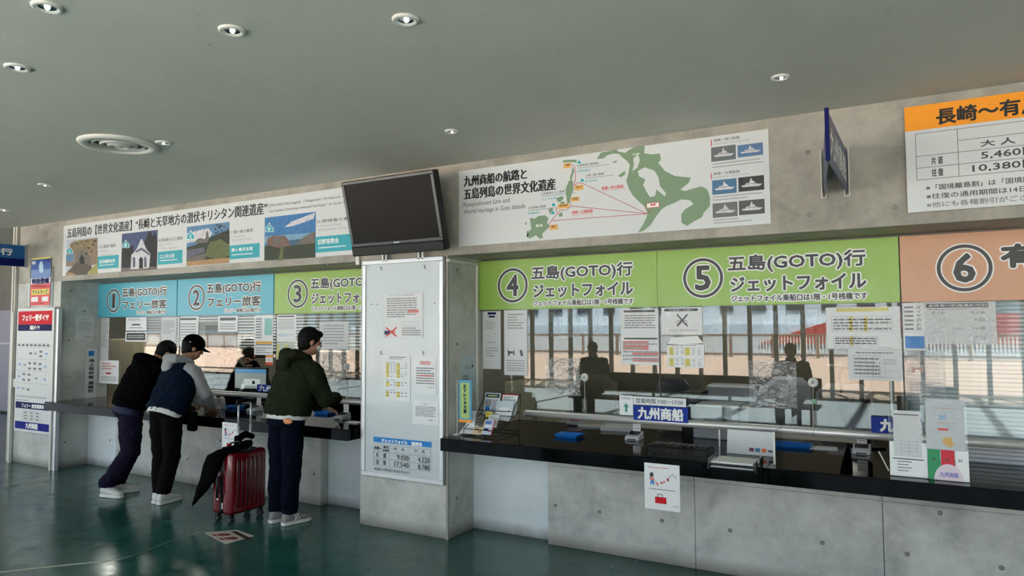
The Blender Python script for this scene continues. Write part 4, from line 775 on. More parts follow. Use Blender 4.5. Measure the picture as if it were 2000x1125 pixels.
leaflet('small yellow card clipped on the middle tier of the rack', -2.885, -2.825, 4.60, ZC+.125, .04, 10, mat('bright_yellow_card', (224, 216, 70)), [('l', .15, .3, .85, .6, 1, ORNG)])
leaflet('blank white folded leaflet at the left of the rack', -3.005, -2.925, 4.50, ZC+.03, .15, 14, PAPER, [('l', .2, .28, .6, .36, 2, FAINT)])
leaflet('open white leaflet lying on the front tier of the rack', -3.02, -2.90, 4.44, ZC+.012, .1, 58, PAPER, [])
leaflet('cream map brochure on the front tier of the rack', -2.905, -2.82, 4.43, ZC+.015, .075, 50, mat('cream_print', (226, 210, 176)), [('r', .1, .2, .5, .5, mat('rose_beige', (206, 150, 120))), ('r', .5, .4, .9, .8, mat('rose_beige', (0, 0, 0))), ('l', .1, .05, .9, .15, 1, GREYT)])
leaflet('yellow, blue and red brochure at the front right of the rack', -2.82, -2.73, 4.43, ZC+.02, .12, 32, mat('lilac_paper', (196, 200, 224)), [('r', 0, 0, .06, 1, YEL), ('r', .93, 0, 1, 1, RED), ('r', .12, .1, .7, .3, mat('mid_blue_print', (90, 120, 190))), ('r', .2, .38, .9, .5, PAPER, .001), ('r', .15, .6, .6, .75, NAVY), ('r', .6, .7, .85, .8, RED)])
leaflet('grey folded leaflet behind the front right brochure', -2.83, -2.74, 4.52, ZC+.06, .1, 30, PAPERG, [('l', .1, .1, .9, .6, 4, FAINT)])
# coin trays
def tray(label, x, y, w, d):
    a = at(x, y); t = thing('coin_tray', label, 'tray', (a[0], a[1], ZC), None)
    bm = bmesh.new(); o_ = [(-w/2-.012, -d/2-.012, .024), (w/2+.012, -d/2-.012, .024), (w/2+.012, d/2+.012, .024), (-w/2-.012, d/2+.012, .024)]
    vs = [(a[0]+q[0], a[1]+q[1], ZC+q[2]) for q in o_]+[(a[0]+q[0]*.82, a[1]+q[1]*.78, ZC) for q in o_]+[(a[0]+q[0]*.96, a[1]+q[1]*.94, ZC+.024) for q in o_]+[(a[0]+q[0]*.8, a[1]+q[1]*.75, ZC+.004) for q in o_]
    fs = [(4+i, 4+(i+1) % 4, (i+1) % 4, i) for i in range(4)]+[(i, (i+1) % 4, 8+(i+1) % 4, 8+i) for i in range(4)]+[(8+i, 8+(i+1) % 4, 12+(i+1) % 4, 12+i) for i in range(4)]+[(12, 13, 14, 15), (7, 6, 5, 4)]
    bm.free(); MB().add(vs, fs).build('dish', TRAYB, t, bevel=.002)
    mb = MB()
    for i in range(9): mb.box(a[0]-w*.36+i*w*.09-.001, a[0]-w*.36+i*w*.09+.001, a[1]-d*.3, a[1]+d*.3, ZC+.004, ZC+.007)
    mb.build('rubber_ribs', TRAYB, t)
tray('blue coin tray on the counter right of the brochure rack', 1112, 853, .17, .12)
tray('blue coin tray right of the thin white divider post', 1556, 873, .18, .12)
tray('blue coin tray on the counter at window two', 457, 797, .17, .12); tray('blue coin tray beside the olive jacket customer', 636, 808, .17, .12)
# card readers
def reader(label, x, y, rz=0):
    a = at(x, y); t = thing('card_reader', label, 'card reader', (a[0], a[1], ZC), None, rz+1e-6)
    z = 0
    vs = [(-.055, -.06, z), (.055, -.06, z), (.055, .06, z), (-.055, .06, z), (-.05, -.055, .025), (.05, -.055, .025), (.05, .06, .055), (-.05, .06, .055)]
    MB().add(vs, [(0, 3, 2, 1), (4, 5, 6, 7), (0, 1, 5, 4), (1, 2, 6, 5), (2, 3, 7, 6), (3, 0, 4, 7)]).build('body', LGREY, t, bevel=.006, local=True)
    MB().add([(-.04, -.02, .0365), (.04, -.02, .0365), (.04, .045, .0525), (-.04, .045, .0525)], [(0, 1, 2, 3)]).build('screen', BPLAS, t, local=True)
    MB().box(-.03, .03, -.063, -.058, .006, .012).build('slot', BPLAS, t, local=True)
    MB().box(-.03, .03, .05, .056, .05, .125).build('card_holder', WHITE, t, bevel=.002, local=True)
    mb = MB(); q = PL((0, .0495, 0), (1, 0, 0), (0, 0, 1), (0, -1, 0)); mb.ring(q, 0, .1, .009, .012, 0, .0005, PINK).quad(q, -.02, .02, .07, .074, .0005, GREYT); mb.build('print', None, t, local=True)
    return t
reader('white card reader with upright card on the right counter left of centre', 1239, 858)
reader('white card reader near the white form stand', 1683, 885); reader('white card reader on the counter at window two', 497, 803); reader('white card reader right of the olive jacket customer', 668, 818)
# wire pen basket with mesh walls
a = at(1265, 893); b = at(1392, 897); xa, xb = a[0], b[0]; ya = a[1]; t = thing('mesh_basket', 'black wire mesh letter basket on the right counter', 'basket', ((xa+xb)/2, ya, ZC))
mb = MB(); ht = .07; dp = .16
for z in (0.004, ht): mb.tube([(xa, ya, ZC+z), (xb, ya, ZC+z), (xb, ya+dp, ZC+z), (xa, ya+dp, ZC+z), (xa, ya, ZC+z)], .004, k=6)
mb.build('rim', BPLAS, t); mb = MB()
n_ = 22
for i in range(n_+1):
    x = xa+(xb-xa)*i/n_
    for y in (ya, ya+dp): mb.tube([(x, y, ZC+.004), (x, y, ZC+ht)], .0022, k=4)
for j in range(1, 6):
    z = ZC+ht*j/6
    for y in (ya, ya+dp): mb.tube([(xa, y, z), (xb, y, z)], .002, k=4)
    for x in (xa, xb): mb.tube([(x, ya, z), (x, ya+dp, z)], .002, k=4)
for i in range(9):
    y = ya+dp*i/8
    for x in (xa, xb): mb.tube([(x, y, ZC+.004), (x, y, ZC+ht)], .0022, k=4)
    mb.tube([(xa, y, ZC+.004), (xb, y, ZC+.004)], .002, k=4)
tag(mb.build('wire_mesh', BPLAS, t), None, None, None, 'stuff')
random.seed(3)
for i in range(16):
    x = xa+.02+(xb-xa-.04)*i/15; bl = i % 3 == 1
    tag(MB().tube([(x, ya+.03+.01*(i % 3), ZC+.078+.003*(i % 2)), (x+.015, ya+.13, ZC+.079)], .004, k=6).build('pen', DGREY if bl else BPLAS), ('dark grey' if bl else 'black')+' pen lying across the top of the mesh basket', 'pen', 'dark grey pens on the mesh basket' if bl else 'black pens on the mesh basket')
# acrylic document tray
a = at(1385, 905, ZC+.03); t = thing('document_tray', 'clear grey acrylic tray holding papers left of the card marks board', 'tray', (a[0]+.14, a[1], ZC)); xa, ya = a[0]-.01, a[1]-.0; w, d = .27, .21
GAC = glassmat('grey_acrylic', 2.0, (.55, .56, .57))
for z in (ZC+.008, ZC+.032): MB().box(xa, xa+w, ya, ya+d, z, z+.003).box(xa, xa+.003, ya, ya+d, z, z+.024).box(xa+w-.003, xa+w, ya, ya+d, z, z+.03).build('shelf', GAC, t)
for x in (xa, xa+w-.006):
    for y in (ya, ya+d-.006): MB().box(x, x+.006, y, y+.006, ZC, ZC+.05).build('leg', DGREY, t)
for k_, (dz, mm, dx) in enumerate(((.036, PAPER, .02), (.041, PAPERG, .03), (.012, PAPERG, .015))): 
    tag(MB().box(xa+dx, xa+w-.02, ya+.01, ya+d-.02, ZC+dz, ZC+dz+.004).build('paper_pile', mm), ['white papers on the upper shelf of the acrylic tray', 'grey form on top of the acrylic tray papers', 'papers on the lower shelf of the acrylic tray'][k_], 'papers')
# card marks board
a = at(1420, 872); b = at(1511, 884); yk = 4.62; xa, xb = W(1419, 850, yk)[0], W(1511, 850, yk)[0]; zt = W(1419, 839, yk)[1]
l = radians(12); P = PL((0, yk, ZC+.001), (1, 0, 0), (0, sin(l), cos(l)), (0, -cos(l), sin(l))); h = zt-ZC
sheet('card_marks_board', 'white board of payment card marks leaning under the steel rail', 'sign', P, (xa, xb, 0, h), WHITE, .004,
      [('r', .48, .7, .58, .85, mat('plum_print', (120, 60, 90))), ('r', .61, .7, .71, .85, mat('card_blue', (40, 120, 150))), ('r', .74, .7, .84, .85, mat('card_orange', (226, 110, 60))), ('t', 'VISA', .87, .74, .98, .84, NAVY, .0008), ('r', .52, .9, .95, .96, PAPERG)])
# thin divider post
a = at(1513, 907); t = thing('divider_screen', 'thin white edged clear divider panel standing on the right counter', 'divider', (a[0], a[1], ZC))
MB().box(a[0]-.002, a[0]+.002, a[1], a[1]+.3, ZC, ZC+.19).build('panel', CLEAR, t); MB().box(a[0]-.006, a[0]+.006, a[1]-.006, a[1], ZC, ZC+.19).build('edge_strip', WMETAL, t)
# form stands
def stand(label, x0, x1, yb_, ypix, ztpix, m, items, extra=None, lean=8):
    a = at(x0, ypix); b = at(x1, ypix); y = yb_; xa, xb = W(x0, ypix, y)[0], W(x1, ypix, y)[0]; zt = W(x0, ztpix, y)[1]
    l = radians(lean); P = PL((0, y, ZC+.003), (1, 0, 0), (0, sin(l), cos(l)), (0, -cos(l), sin(l))); h = (zt-ZC)/cos(l)*1.02
    t = thing('form_stand', label, 'stand', ((xa+xb)/2, y, ZC)); MB().pbox(P, xa, xb, 0, h, -.004, 0).build('back_plate', CLEAR, t); MB().box(xa, xb, y-.005, y+.11, ZC, ZC+.003).build('foot_plate', CLEAR, t)
    return t, P, xa, xb, h
t, P, xa, xb, h = stand('white form stand with plastic-covered sheet left of the coloured stand', 1738, 1812, 4.36, 905, 806, None, None)
w = xb-xa; mb = MB(); mb.pbox(P, xa+.0, xb, 0, h*.52, .001, .004, PAPER); mb.pbox(P, xa+w*.12, xa+w*.86, h*.3, h, .004, .0055, PAPERG)
mb.quad(P, xa+w*.14, xa+w*.8, h*.93, h*.945, .006, INK); mb.quad(P, xa+w*.08, xa+w*.9, h*.255, h*.27, .006, INK)
for i in range(4): mb.quad(P, xa+w*.2, xa+w*(.5+.08*(i % 2)), h*(.08+i*.045), h*(.092+i*.045), .006, GREYT)
for i in range(4): mb.quad(P, xa+w*.3, xa+w*.75, h*(.38+i*.05), h*(.383+i*.05), .006, GREYT)
for i in range(3): mb.quad(P, xa+w*(.3+.22*i), xa+w*(.305+.22*i), h*.36, h*.56, .006, GREYT)
mb.build('form', None, t); MB().quad(P, xa+w*.1, xa+w*.88, h*.3, h*1.0, .01).build('plastic_sleeve', PLAST, t)
MB().tube([(xa-.05, 4.33, ZC+.13), (xa-.005, 4.33, ZC+.03)], .0035, k=6).build('pen', WMETAL, t)
t, P, xa, xb, h = stand('form stand with green, red and white number tickets by the shutter', 1813, 1893, 4.35, 914, 785, None, None)
w = xb-xa; mb = MB(); GR = mat('ticket_green', (44, 150, 96)); RE = mat('ticket_red', (212, 40, 60))
mb.pbox(P, xa, xa+w*.31, 0, h*.37, .001, .004, GR).pbox(P, xa+w*.33, xa+w*.66, h*.1, h*.37, .001, .004, RE).pbox(P, xa+w*.68, xb, 0, h*.37, .001, .004, PAPER).pbox(P, xa+w*.33, xa+w*.66, 0, h*.1, .001, .004, PAPER)
mb.poly(P, [(xa+w*(.5+.36*cos(pi*i/14)), h*(.0+.2*sin(pi*i/14))) for i in range(15)], .005, .006, mat('pale_pink_card', (224, 212, 222)))
text(mb, P, '九州商船', xa+w*.28, xa+w*.74, h*.04, h*.1, .0066, mat('lavender_print', (130, 130, 190)), .001)
for s, x in (('46', .15), ('44', .47), ('57', .8)): text(mb, P, s, xa+w*(x-.05), xa+w*(x+.05), h*.235, h*.265, .0046, INK, .0006)
mb.pbox(P, xa-w*.02, xa+w*.94, h*.38, h, .001, .003, mat('misty_sheet', (200, 206, 208)))
mb.quad(P, xa+w*.2, xa+w*.72, h*.885, h*.89, .0036, RED); mb.quad(P, xa+w*.25, xa+w*.72, h*.7, h*.704, .0036, RED); mb.quad(P, xa+w*.28, xa+w*.54, h*.61, h*.64, .0036, RED)
mb.poly(P, [(xa+w*.4, h*.52), (xa+w*.62, h*.53), (xa+w*.62, h*.46), (xa+w*.72, h*.47), (xa+w*.55, h*.4), (xa+w*.38, h*.46)], .0036, .004, mat('amber_arrow', (226, 180, 90)))
mb.poly(P, [(xa+w*.3, h*.74), (xa+w*.36, h*.82), (xa+w*.42, h*.78), (xa+w*.5, h*.83), (xa+w*.48, h*.75)], .0036, .004, BLP)
mb.build('tickets', None, t); MB().quad(P, xa-.01, xb, h*.38, h*1.01, .012).build('plastic_sleeve', PLAST, t)
# stacked papers and small things behind the rail
random.seed(5)
def pap(label, x, y, w, d, hh, m, rz=0, z0=ZC):
    a = WZ(x, y, z0); t = thing('paper_stack', label, 'papers', (a[0], a[1], z0), None, rz or 1e-6); k = max(1, int(hh/.008))
    for i in range(k): j = random.uniform(-.008, .008); MB().box(-w/2+j, w/2+j, -d/2, d/2, hh*i/k, hh*(i+.9)/k).build('bundle', m if i % 2 else PAPERG, t, local=True)
pap('beige paper stack left of the upright card reader', 1210, 838, .26, .2, .03, mat('manila', (206, 196, 176)), .1); pap('thin cream envelopes in front of window four', 1152, 833, .2, .05, .018, mat('manila', (0, 0, 0)), .2)
a = at(1118, 828, ZC+.02); t = thing('tape_dispenser', 'red and grey tape dispenser behind the blue coin tray', 'tape dispenser', (a[0], a[1]+.05, ZC), None, 1e-6)
MB().loft([((-.07, 0, 0), V((0, .028, 0)), V((0, 0, .004))), ((-.06, 0, .02), V((0, .028, 0)), V((0, 0, .02))), ((.02, 0, .025), V((0, .026, 0)), V((0, 0, .024))), ((.07, 0, .014), V((0, .022, 0)), V((0, 0, .012)))]).build('body', MGREY, t, local=True, smooth=True)
MB().ring(PL((0, 0, 0), (1, 0, 0), (0, 0, 1), (0, -1, 0)), .0, .04, .018, .034, -.012, .012).build('tape_roll', RED, t, local=True)
pap('grey plastic document bag lying right of the second coin tray', 1606, 876, .17, .1, .008, mat('bag_beige', (176, 168, 148)), .1)
pap('folded wet wipes sheet pile at window two', 410, 790, .16, .12, .012, PAPER, .3)
# white desk fan guard style rack at window two
a = at(425, 797); t = thing('phone_rack', 'white plastic stand with curved openings beside the grey sleeved customer', 'stand', (a[0], a[1], ZC), None, 1e-6)
P = PL((0, 0, 0), (1, 0, 0), (0, 0, 1), (0, -1, 0))
for x in (-.06, .05): MB().ring(P, x, .06, .028, .045, -.02, .02, k=20, el=1.3).build('loop', LGREY, t, local=True)
MB().box(-.12, .12, -.05, .05, 0, .015).build('base', LGREY, t, local=True, bevel=.004)
# tablet lying by window three
a = at(693, 826); tag(MB().box(a[0]-.07, a[0]+.07, a[1]-.05, a[1]+.05, ZC, ZC+.008).build('tablet', LGREY, None, bevel=.003), 'pale flat tablet on the counter by the column', 'tablet')
# ------------------------------------------------------------------ red suitcase
SUITR = mat('glossy_red_shell', (112, 8, 22), .16, var=.08, coat=.8); SUITD = mat('dark_red_shell', (78, 7, 18), .2, coat=.6)
t = thing('suitcase', 'glossy dark red ribbed suitcase with raised telescopic handle on the green floor', 'suitcase', (-4.97, 4.03, 0))
X0, X1, Y0, Y1, Z0, Z1 = -5.085, -4.845, 3.84, 4.21, .07, .575
xm = (X0+X1)/2-.005
def rbox(x0, x1, y0, y1, z0, z1, r, seg=4):
    bm = bmesh.new(); bmesh.ops.create_cube(bm, size=1)
    for v in bm.verts: v.co = V(((x0+x1)/2+v.co.x*(x1-x0), (y0+y1)/2+v.co.y*(y1-y0), (z0+z1)/2+v.co.z*(z1-z0)))
    bmesh.ops.bevel(bm, geom=bm.edges[:], offset=r, segments=seg, affect='EDGES', profile=.5)
    m = MB(); bm.verts.index_update(); m.add([v.co.copy() for v in bm.verts], [[v.index for v in f.verts] for f in bm.faces]); bm.free(); return m
rbox(X0, xm-.01, Y0, Y1, Z0, Z1, .035).build('shell_half', SUITR, t, smooth=True); rbox(xm+.01, X1, Y0, Y1, Z0, Z1, .035).build('shell_half', SUITR, t, smooth=True)
rbox(xm-.014, xm+.014, Y0+.004, Y1-.004, Z0+.004, Z1-.004, .03).build('zip_band', BPLAS, t, smooth=True)
for i in range(6):
    y = Y0+.07+i*(Y1-Y0-.14)/5
    MB().loft([((X1-.004, y, Z0+.05), V((.004, 0, 0)), V((0, .01, 0))), ((X1, y, Z0+.08), V((.007, 0, 0)), V((0, .013, 0))), ((X1, y, Z1-.08), V((.007, 0, 0)), V((0, .013, 0))), ((X1-.004, y, Z1-.05), V((.004, 0, 0)), V((0, .01, 0)))], k=10).build('rib', SUITD, t, smooth=True)
for z in (.24, .40): MB().box(xm+.03, X1-.03, Y0-.003, Y0+.01, z, z+.006).build('groove_trim', SUITD, t)
h = MB().tube([(xm-.0, Y0-.004, .20), (xm, Y0-.03, .22), (xm, Y0-.03, .38), (xm, Y0-.004, .40)], .012, k=10).build('side_handle', BPLAS, t, smooth=True)
for z in (.195, .385): MB().box(xm-.012, xm+.012, Y0-.03, Y0-.0, z, z+.045).build('handle_end', CHROME, h, bevel=.004)
l_ = MB().box(xm+.018, xm+.05, Y0-.014, Y0+.004, .43, .52).build('combination_lock', DGREY, t, bevel=.004); MB().disc(PL((0, Y0-.014, 0), (1, 0, 0), (0, 0, 1), (0, -1, 0)), xm+.03, .475, .009, 0, .004, CHROME).build('dial', None, l_)
MB().box(X0+.035, X0+.075, Y0-.003, Y0+.003, .40, .455).build('sticker', PAPER, t); MB().box(xm+.02, xm+.035, Y0-.004, Y0+.003, .12, .17).build('badge', LGREY, t)
MB().tube([(X0+.03, Y0+.07, Z1-.005), (X0+.05, Y0+.07, Z1+.02), (X0+.05, Y0+.2, Z1+.02), (X0+.03, Y0+.2, Z1-.005)], .009, k=8).build('top_handle', BPLAS, t, smooth=True)
for y in (Y0+.06, Y0+.21): MB().box(X0+.02, X0+.06, y-.012, y+.012, Z1-.01, Z1+.01).build('handle_mount', CHROME, t, bevel=.004)
HX = X1-.055; hy0, hy1 = Y0+.11, Y0+.235
MB().loft([((HX, (hy0+hy1)/2, Z1-.035), V((.05, 0, 0)), V((0, .115, 0))), ((HX, (hy0+hy1)/2, Z1+.004), V((.052, 0, 0)), V((0, .12, 0)))], k=20).build('handle_well', BPLAS, t)
hd = MB().tube([(HX, hy0-.012, .955), (HX, hy0-.012, .985), (HX, (hy0+hy1)/2, .995), (HX, hy1+.012, .985), (HX, hy1+.012, .955)], .015, k=10).build('handle_grip', BPLAS, t, smooth=True)
for y in (hy0, hy1): MB().tube([(HX, y, Z1-.02), (HX, y, .78)], .0105, ALU, 12).tube([(HX, y, .78), (HX, y, .96)], .0085, ALU, 12).build('handle_tube', None, t, smooth=True)
for x, y in ((X0+.04, Y0+.04), (X1-.04, Y0+.04), (X1-.04, Y1-.04), (X0+.04, Y1-.04)):
    c = MB().box(x-.02, x+.02, y-.018, y+.018, .045, .075).build('caster', BPLAS, t, bevel=.006)
    for dx in (-.013, .013): MB().tube([(x+dx-.007, y, .026), (x+dx+.007, y, .026)], .025, k=18).build('wheel', DGREY, c, smooth=False)
# furled black umbrella strapped over it
CLOTH_K = mat('black_nylon', (6, 6, 7), .9, spec=.04, var=.3, scale=40, bump=.4)
t = thing('umbrella', 'loosely furled black umbrella tied over the red suitcase', 'umbrella', (-5.05, 3.84, .6)); secs = []; yq = 3.80
pts = [(377, 986, 2), (390, 962, 10), (402, 940, 16), (411, 918, 20), (417, 901, 19), (430, 889, 12), (442, 883, 8), (456, 878, 7), (470, 872, 8), (482, 868, 9), (492, 864, 5)]
for i, (x, y, w) in enumerate(pts):
    a = W(x, y, yq); p = pts[max(i-1, 0)]; n_ = pts[min(i+1, len(pts)-1)]; d = V((n_[0]-p[0], 0, -(n_[1]-p[1]))).normalized(); s_ = V((d.z, 0, -d.x)); yy = yq+(0 if x < 425 else (x-425)*.0026)
    a = W(x, y, yy); secs.append(((a[0], yy, a[1]), s_*w*.0044, V((0, .006+w*.0017, 0))))
o = MB().loft(secs, k=16).build('canopy', CLOTH_K, t, smooth=True)
tex = bpy.data.textures.new('folds', 'CLOUDS'); tex.noise_scale = .07; tex.noise_depth = 2
def cloth_mods(o, vox, disp, smooth=3):
    if vox: r_ = o.modifiers.new('r', 'REMESH'); r_.mode = 'VOXEL'; r_.voxel_size = vox; r_.use_smooth_shade = True
    if smooth: s_ = o.modifiers.new('s', 'SMOOTH'); s_.iterations = smooth; s_.factor = .6
    if disp: d_ = o.modifiers.new('d', 'DISPLACE'); d_.texture = tex; d_.strength = disp; d_.mid_level = .5; d_.texture_coords = 'LOCAL'
cloth_mods(o, .006, .007, 2)
a = W(376, 986, yq); MB().tube([(a[0], yq, a[1]), (a[0]-.006, yq, a[1]-.02)], .004, k=6).build('ferrule', BPLAS, t)
MB().tube([(-4.93, 3.97, .60), (-4.90, 3.95, .68), (-4.87, 4.0, .71), (-4.86, 4.07, .68)], [.03, .035, .03, .02], k=10).build('tie_strap', CLOTH_K, t, smooth=True)
hk = [W(444, 878, 3.9), W(452, 870, 3.9), W(466, 866, 3.9), W(470, 872, 3.9)]
MB().tube([(q[0], 3.9, q[1]+.02) for q in hk], .008, k=8).build('crook_handle', BPLAS, t, smooth=True)
# ------------------------------------------------------------------ floor markings
FP = flat(0)
q = [WZ(*p) for p in ((398, 1040), (440, 1063), (497, 1047), (462, 1035))]
o = tag(MB().poly(FP, q, 0, .0012, mat('worn_floor_sticker', (196, 186, 174), .4, var=.15)).build('floor_sticker', None), 'worn white floor sticker with two dark red shoe prints', 'sticker')
A0, Bx, By = V((*q[0], 0)), V((*q[1], 0))-V((*q[0], 0)), V((*q[3], 0))-V((*q[0], 0)); PF = PL(A0, Bx, By, (0, 0, 1)); mb = MB(); DR = mat('dark_red_print', (110, 30, 34), .4)
for u in (.3, .62):
    mb.poly(PF, [(u+.1*cos(2*pi*i/14), .42+.2*sin(2*pi*i/14)) for i in range(14)], .0012, .0018, DR); mb.poly(PF, [(u+.07*cos(2*pi*i/10), .14+.07*sin(2*pi*i/10)) for i in range(10)], .0012, .0018, DR)
mb.poly(PF, [(.1, .75), (.85, .75), (.85, .92), (.1, .92)], .0012, .0018, mat('faded_black_print', (60, 44, 44), .5))
mb.build('shoe_prints', None, o)
pts = [(-60, 1122), (0, 1118), (90, 1108), (170, 1100), (230, 1094), (262, 1085), (300, 1070), (345, 1052), (396, 1038)]
mb = MB(); vs = []
for x, y in pts: a = WZ(x, y); vs += [(a[0], a[1]-.018, .0006), (a[0]-.006, a[1]+.02, .0006)]
mb.add(vs, [(2*i, 2*i+2, 2*i+3, 2*i+1) for i in range(len(pts)-1)]); mb.build('filled_crack', mat('crack_filler', (186, 182, 162), .5, var=.2), bpy.data.objects['floor'])
# ------------------------------------------------------------------ people
SKIN = mat('skin', (176, 128, 104), .55, var=.05, scale=20); HAIR = mat('black_hair', (10, 8, 8), .6, spec=.15, var=.3, scale=150, bump=.6)
def person(label, root, rz, J, S):
    t = thing('person', label, 'person', (root[0], root[1], 0), None, rz or 1e-6)
    Rm = Matrix.Rotation(-(rz or 1e-6), 3, 'Z')
    def Lc(p): return Rm @ (V(p)-V((root[0], root[1], 0)))
    j = {k: Lc(v) for k, v in J.items() if k not in ('face', 'fl', 'fr')}
    up = V((0, 0, 1))
    side_s = (j['shr']-j['shl']).normalized(); side_h = (j['hipr']-j['hipl']).normalized()
    sp = [j['pelvis'], j['waist'], j['chest'], j['neck']]
    fw = [side_h.cross(V((0, 0, 1)))*-1]*2
    def fwd(s_, d): f = d.cross(s_); return f.normalized() if f.length > 0 else V((0, 1, 0))
    dirs = [(sp[1]-sp[0]).normalized(), (sp[2]-sp[0]).normalized(), (sp[3]-sp[1]).normalized(), (sp[3]-sp[2]).normalized()]
    def torso(mb, prof):
        """prof: (t along pelvis..neck 0..3, halfwidth, halfdepth)"""
        secs = []
        for tt, hw, hd in prof:
            i = min(max(int(tt), 0), 2); f = tt-i; c = sp[i].lerp(sp[i+1], f); d = dirs[i].lerp(dirs[i+1], min(max(f, 0), 1)).normalized()
            s_ = side_h.lerp(side_s, min(max(tt/2, 0), 1)).normalized(); fo = fwd(s_, d)*-1; secs.append((c, s_*hw, fo*hd))
        mb.loft(secs, k=20)
    hf = (Rm @ V(J['face'])).normalized(); hr = hf.cross(up).normalized(); hu = hr.cross(hf).normalized(); H = j['head']
    # ---- body: one continuous surface
    b = MB(); torso(b, [(-.3, .12, .09), (0, .15, .10), (1, .13, .095), (2, .16, .105), (2.6, .15, .085), (3, .06, .055)])
    b.tube([j['neck']-(H-j['neck'])*.2, j['neck'].lerp(H, .6)], [.058, .052], k=12)
    b.ball(H+hu*.02-hf*.012, hr*.074, hf*.092, hu*.092); b.ball(H-hu*.045+hf*.03, hr*.056, hf*.058, hu*.062); b.ball(H+hf*.04+hu*.0, hr*.058, hf*.045, hu*.055)
    b.tube([H+hf*.08+hu*.012, H+hf*.102-hu*.018, H+hf*.084-hu*.026], [.008, .013, .008], k=8); b.ball(H+hf*.083-hu*.052, hr*.022, hf*.008, hu*.008)
    for s_ in (-1, 1): b.ball(H+hr*.075*s_-hf*.008-hu*.005, hr*.01, hf*.019, hu*.031)
    for sd_, k in ((-1, 'l'), (1, 'r')):
        s0, e, w = j['sh'+k], j['el'+k], j['wr'+k]
        b.tube([sp[2].lerp(s0, .5)+up*.03, s0, s0.lerp(e, .5), e, e.lerp(w, .4), w], [.05, .052, .047, .04, .038, .026], k=12)
        d = (w-e).normalized(); g = J.get('g'+k); hd_ = d if g is None else (Lc(V(J['g'+k]))-w).normalized(); sx = hd_.cross(V((0, 0, 1))).normalized(); pn = sx.cross(hd_).normalized()
        b.ball(w+hd_*.045, sx*.04, hd_*.05, pn*.016); b.tube([w-d*.01, w+hd_*.02], [.025, .026], k=10)
        for i, (o_, ln2) in enumerate(((-.03, .058), (-.010, .07), (.011, .066), (.031, .052))):
            p0 = w+hd_*.082+sx*o_; b.tube([p0-hd_*.02, p0, p0+hd_*ln2*.5-pn*.006, p0+hd_*ln2*.85-pn*.024], [.0095, .0092, .0085, .0075], k=7)
        p0 = w+hd_*.03+sx*(-sd_)*.036; b.tube([p0-hd_*.01+sx*sd_*.01, p0+hd_*.022-sx*sd_*.018-pn*.004, p0+hd_*.05-sx*sd_*.022-pn*.014], [.012, .0105, .0085], k=7)
        b.tube([j['hip'+k], j['kn'+k], j['kn'+k].lerp(j['an'+k], .4), j['an'+k]], [.078, .052, .05, .035], k=12)
        fd = Rm @ V((cos(radians(J['f'+k])), sin(radians(J['f'+k])), 0)); an = j['an'+k]
        b.tube([an, an-up*.03+fd*.05, an-up*.045+fd*.13], [.034, .035, .028], k=10)
    bo = b.build('body', SKIN, t, local=True); cloth_mods(bo, .0055, 0, 2)
    for s_ in (-1, 1):
        MB().ball(H+hf*.0815+hr*.030*s_+hu*.012, .011, .008, .006).build('eye', BLACK, t, local=True, smooth=True); MB().tube([H+hf*.086+hr*.016*s_+hu*.03, H+hf*.082+hr*.043*s_+hu*.033], .0035, k=6).build('eyebrow', HAIR, t, local=True)
    # ---- trousers
    p = MB(); r0, r1, r2 = S['leg']; torso(p, [(-.75, .1, .1), (-.35, S['hipw'], .135), (0, S['hipw'], .13), (.6, S['hipw']*.93, .12)])
    for k in 'lr':
        an = j['an'+k]; fd = Rm @ V((cos(radians(J['f'+k])), sin(radians(J['f'+k])), 0))
        p.tube([j['hip'+k]+up*.04, j['hip'+k].lerp(j['kn'+k], .45), j['kn'+k], j['kn'+k].lerp(an, .5)-fd*.012, an+up*.045, an+up*.012], [r0, (r0+r1)/2*1.03, r1, (r1+r2)/2*1.02, r2, r2], k=16)
    cloth_mods(p.build('trousers', S['pants'], t, local=True), .008, S.get('fold', .02), 3)
    # ---- top
    c = MB(); w = S['w']; torso(c, [(S['hem'], w*.98, .15), (S['hem']+.15, w*1.03, .155), (1, w*1.04, .15), (1.7, w*1.03, .15), (2.2, w*.98, .14), (2.65, w*.78, .115), (3.0, .085, .085)])
    arms = MB() if S.get('sleeve') else c
    for sd_, k in ((-1, 'l'), (1, 'r')):
        s0, e, w_ = j['sh'+k], j['el'+k], j['wr'+k]
        arms.tube([sp[2].lerp(s0, .6)+up*.05, s0, s0.lerp(e, .5), e, e.lerp(w_, .5), w_-(w_-e).normalized()*.005], [.075, S['arm'], S['arm']*.95, S['arm']*.86, S['arm']*.8, S['arm']*.62], k=14)
    if S.get('sleeve'): cloth_mods(arms.build('sleeves', S['sleeve'], t, local=True), .008, .02, 3)
    bk = -fwd(side_s, dirs[3])*-1
    hb = j['neck']-hf*.02
    if S.get('hood'):
        q = c if S['hood'] == 'same' else MB(); bb = -V((hf.x, hf.y, 0)).normalized()*-1; back = V((-hf.x, -hf.y, 0)).normalized(); sr = hr
        q.tube([hb+sr*.085+up*.01, hb+sr*.10+back*.07+up*.03, hb+back*.125+up*.02, hb-sr*.10+back*.07+up*.03, hb-sr*.085+up*.01, hb-sr*.05-back*.07-up*.02, hb+sr*.05-back*.07-up*.02, hb+sr*.085+up*.01], [.036, .045, .055, .045, .036, .03, .03, .036], k=12)
        q.ball(hb+back*.13-up*.045, sr*.105, back*.05, up*.085)
        if S['hood'] == 'up': pass
        if q is not c: cloth_mods(q.build('hood', S['hood'], t, local=True), .008, .016, 3)
    else:
        c.tube([hb+up*.0, hb+up*.045], [.08, .07], k=14)
    cloth_mods(c.build(S['top'], S['topm'], t, local=True), .008, S.get('tfold', .03), 3)
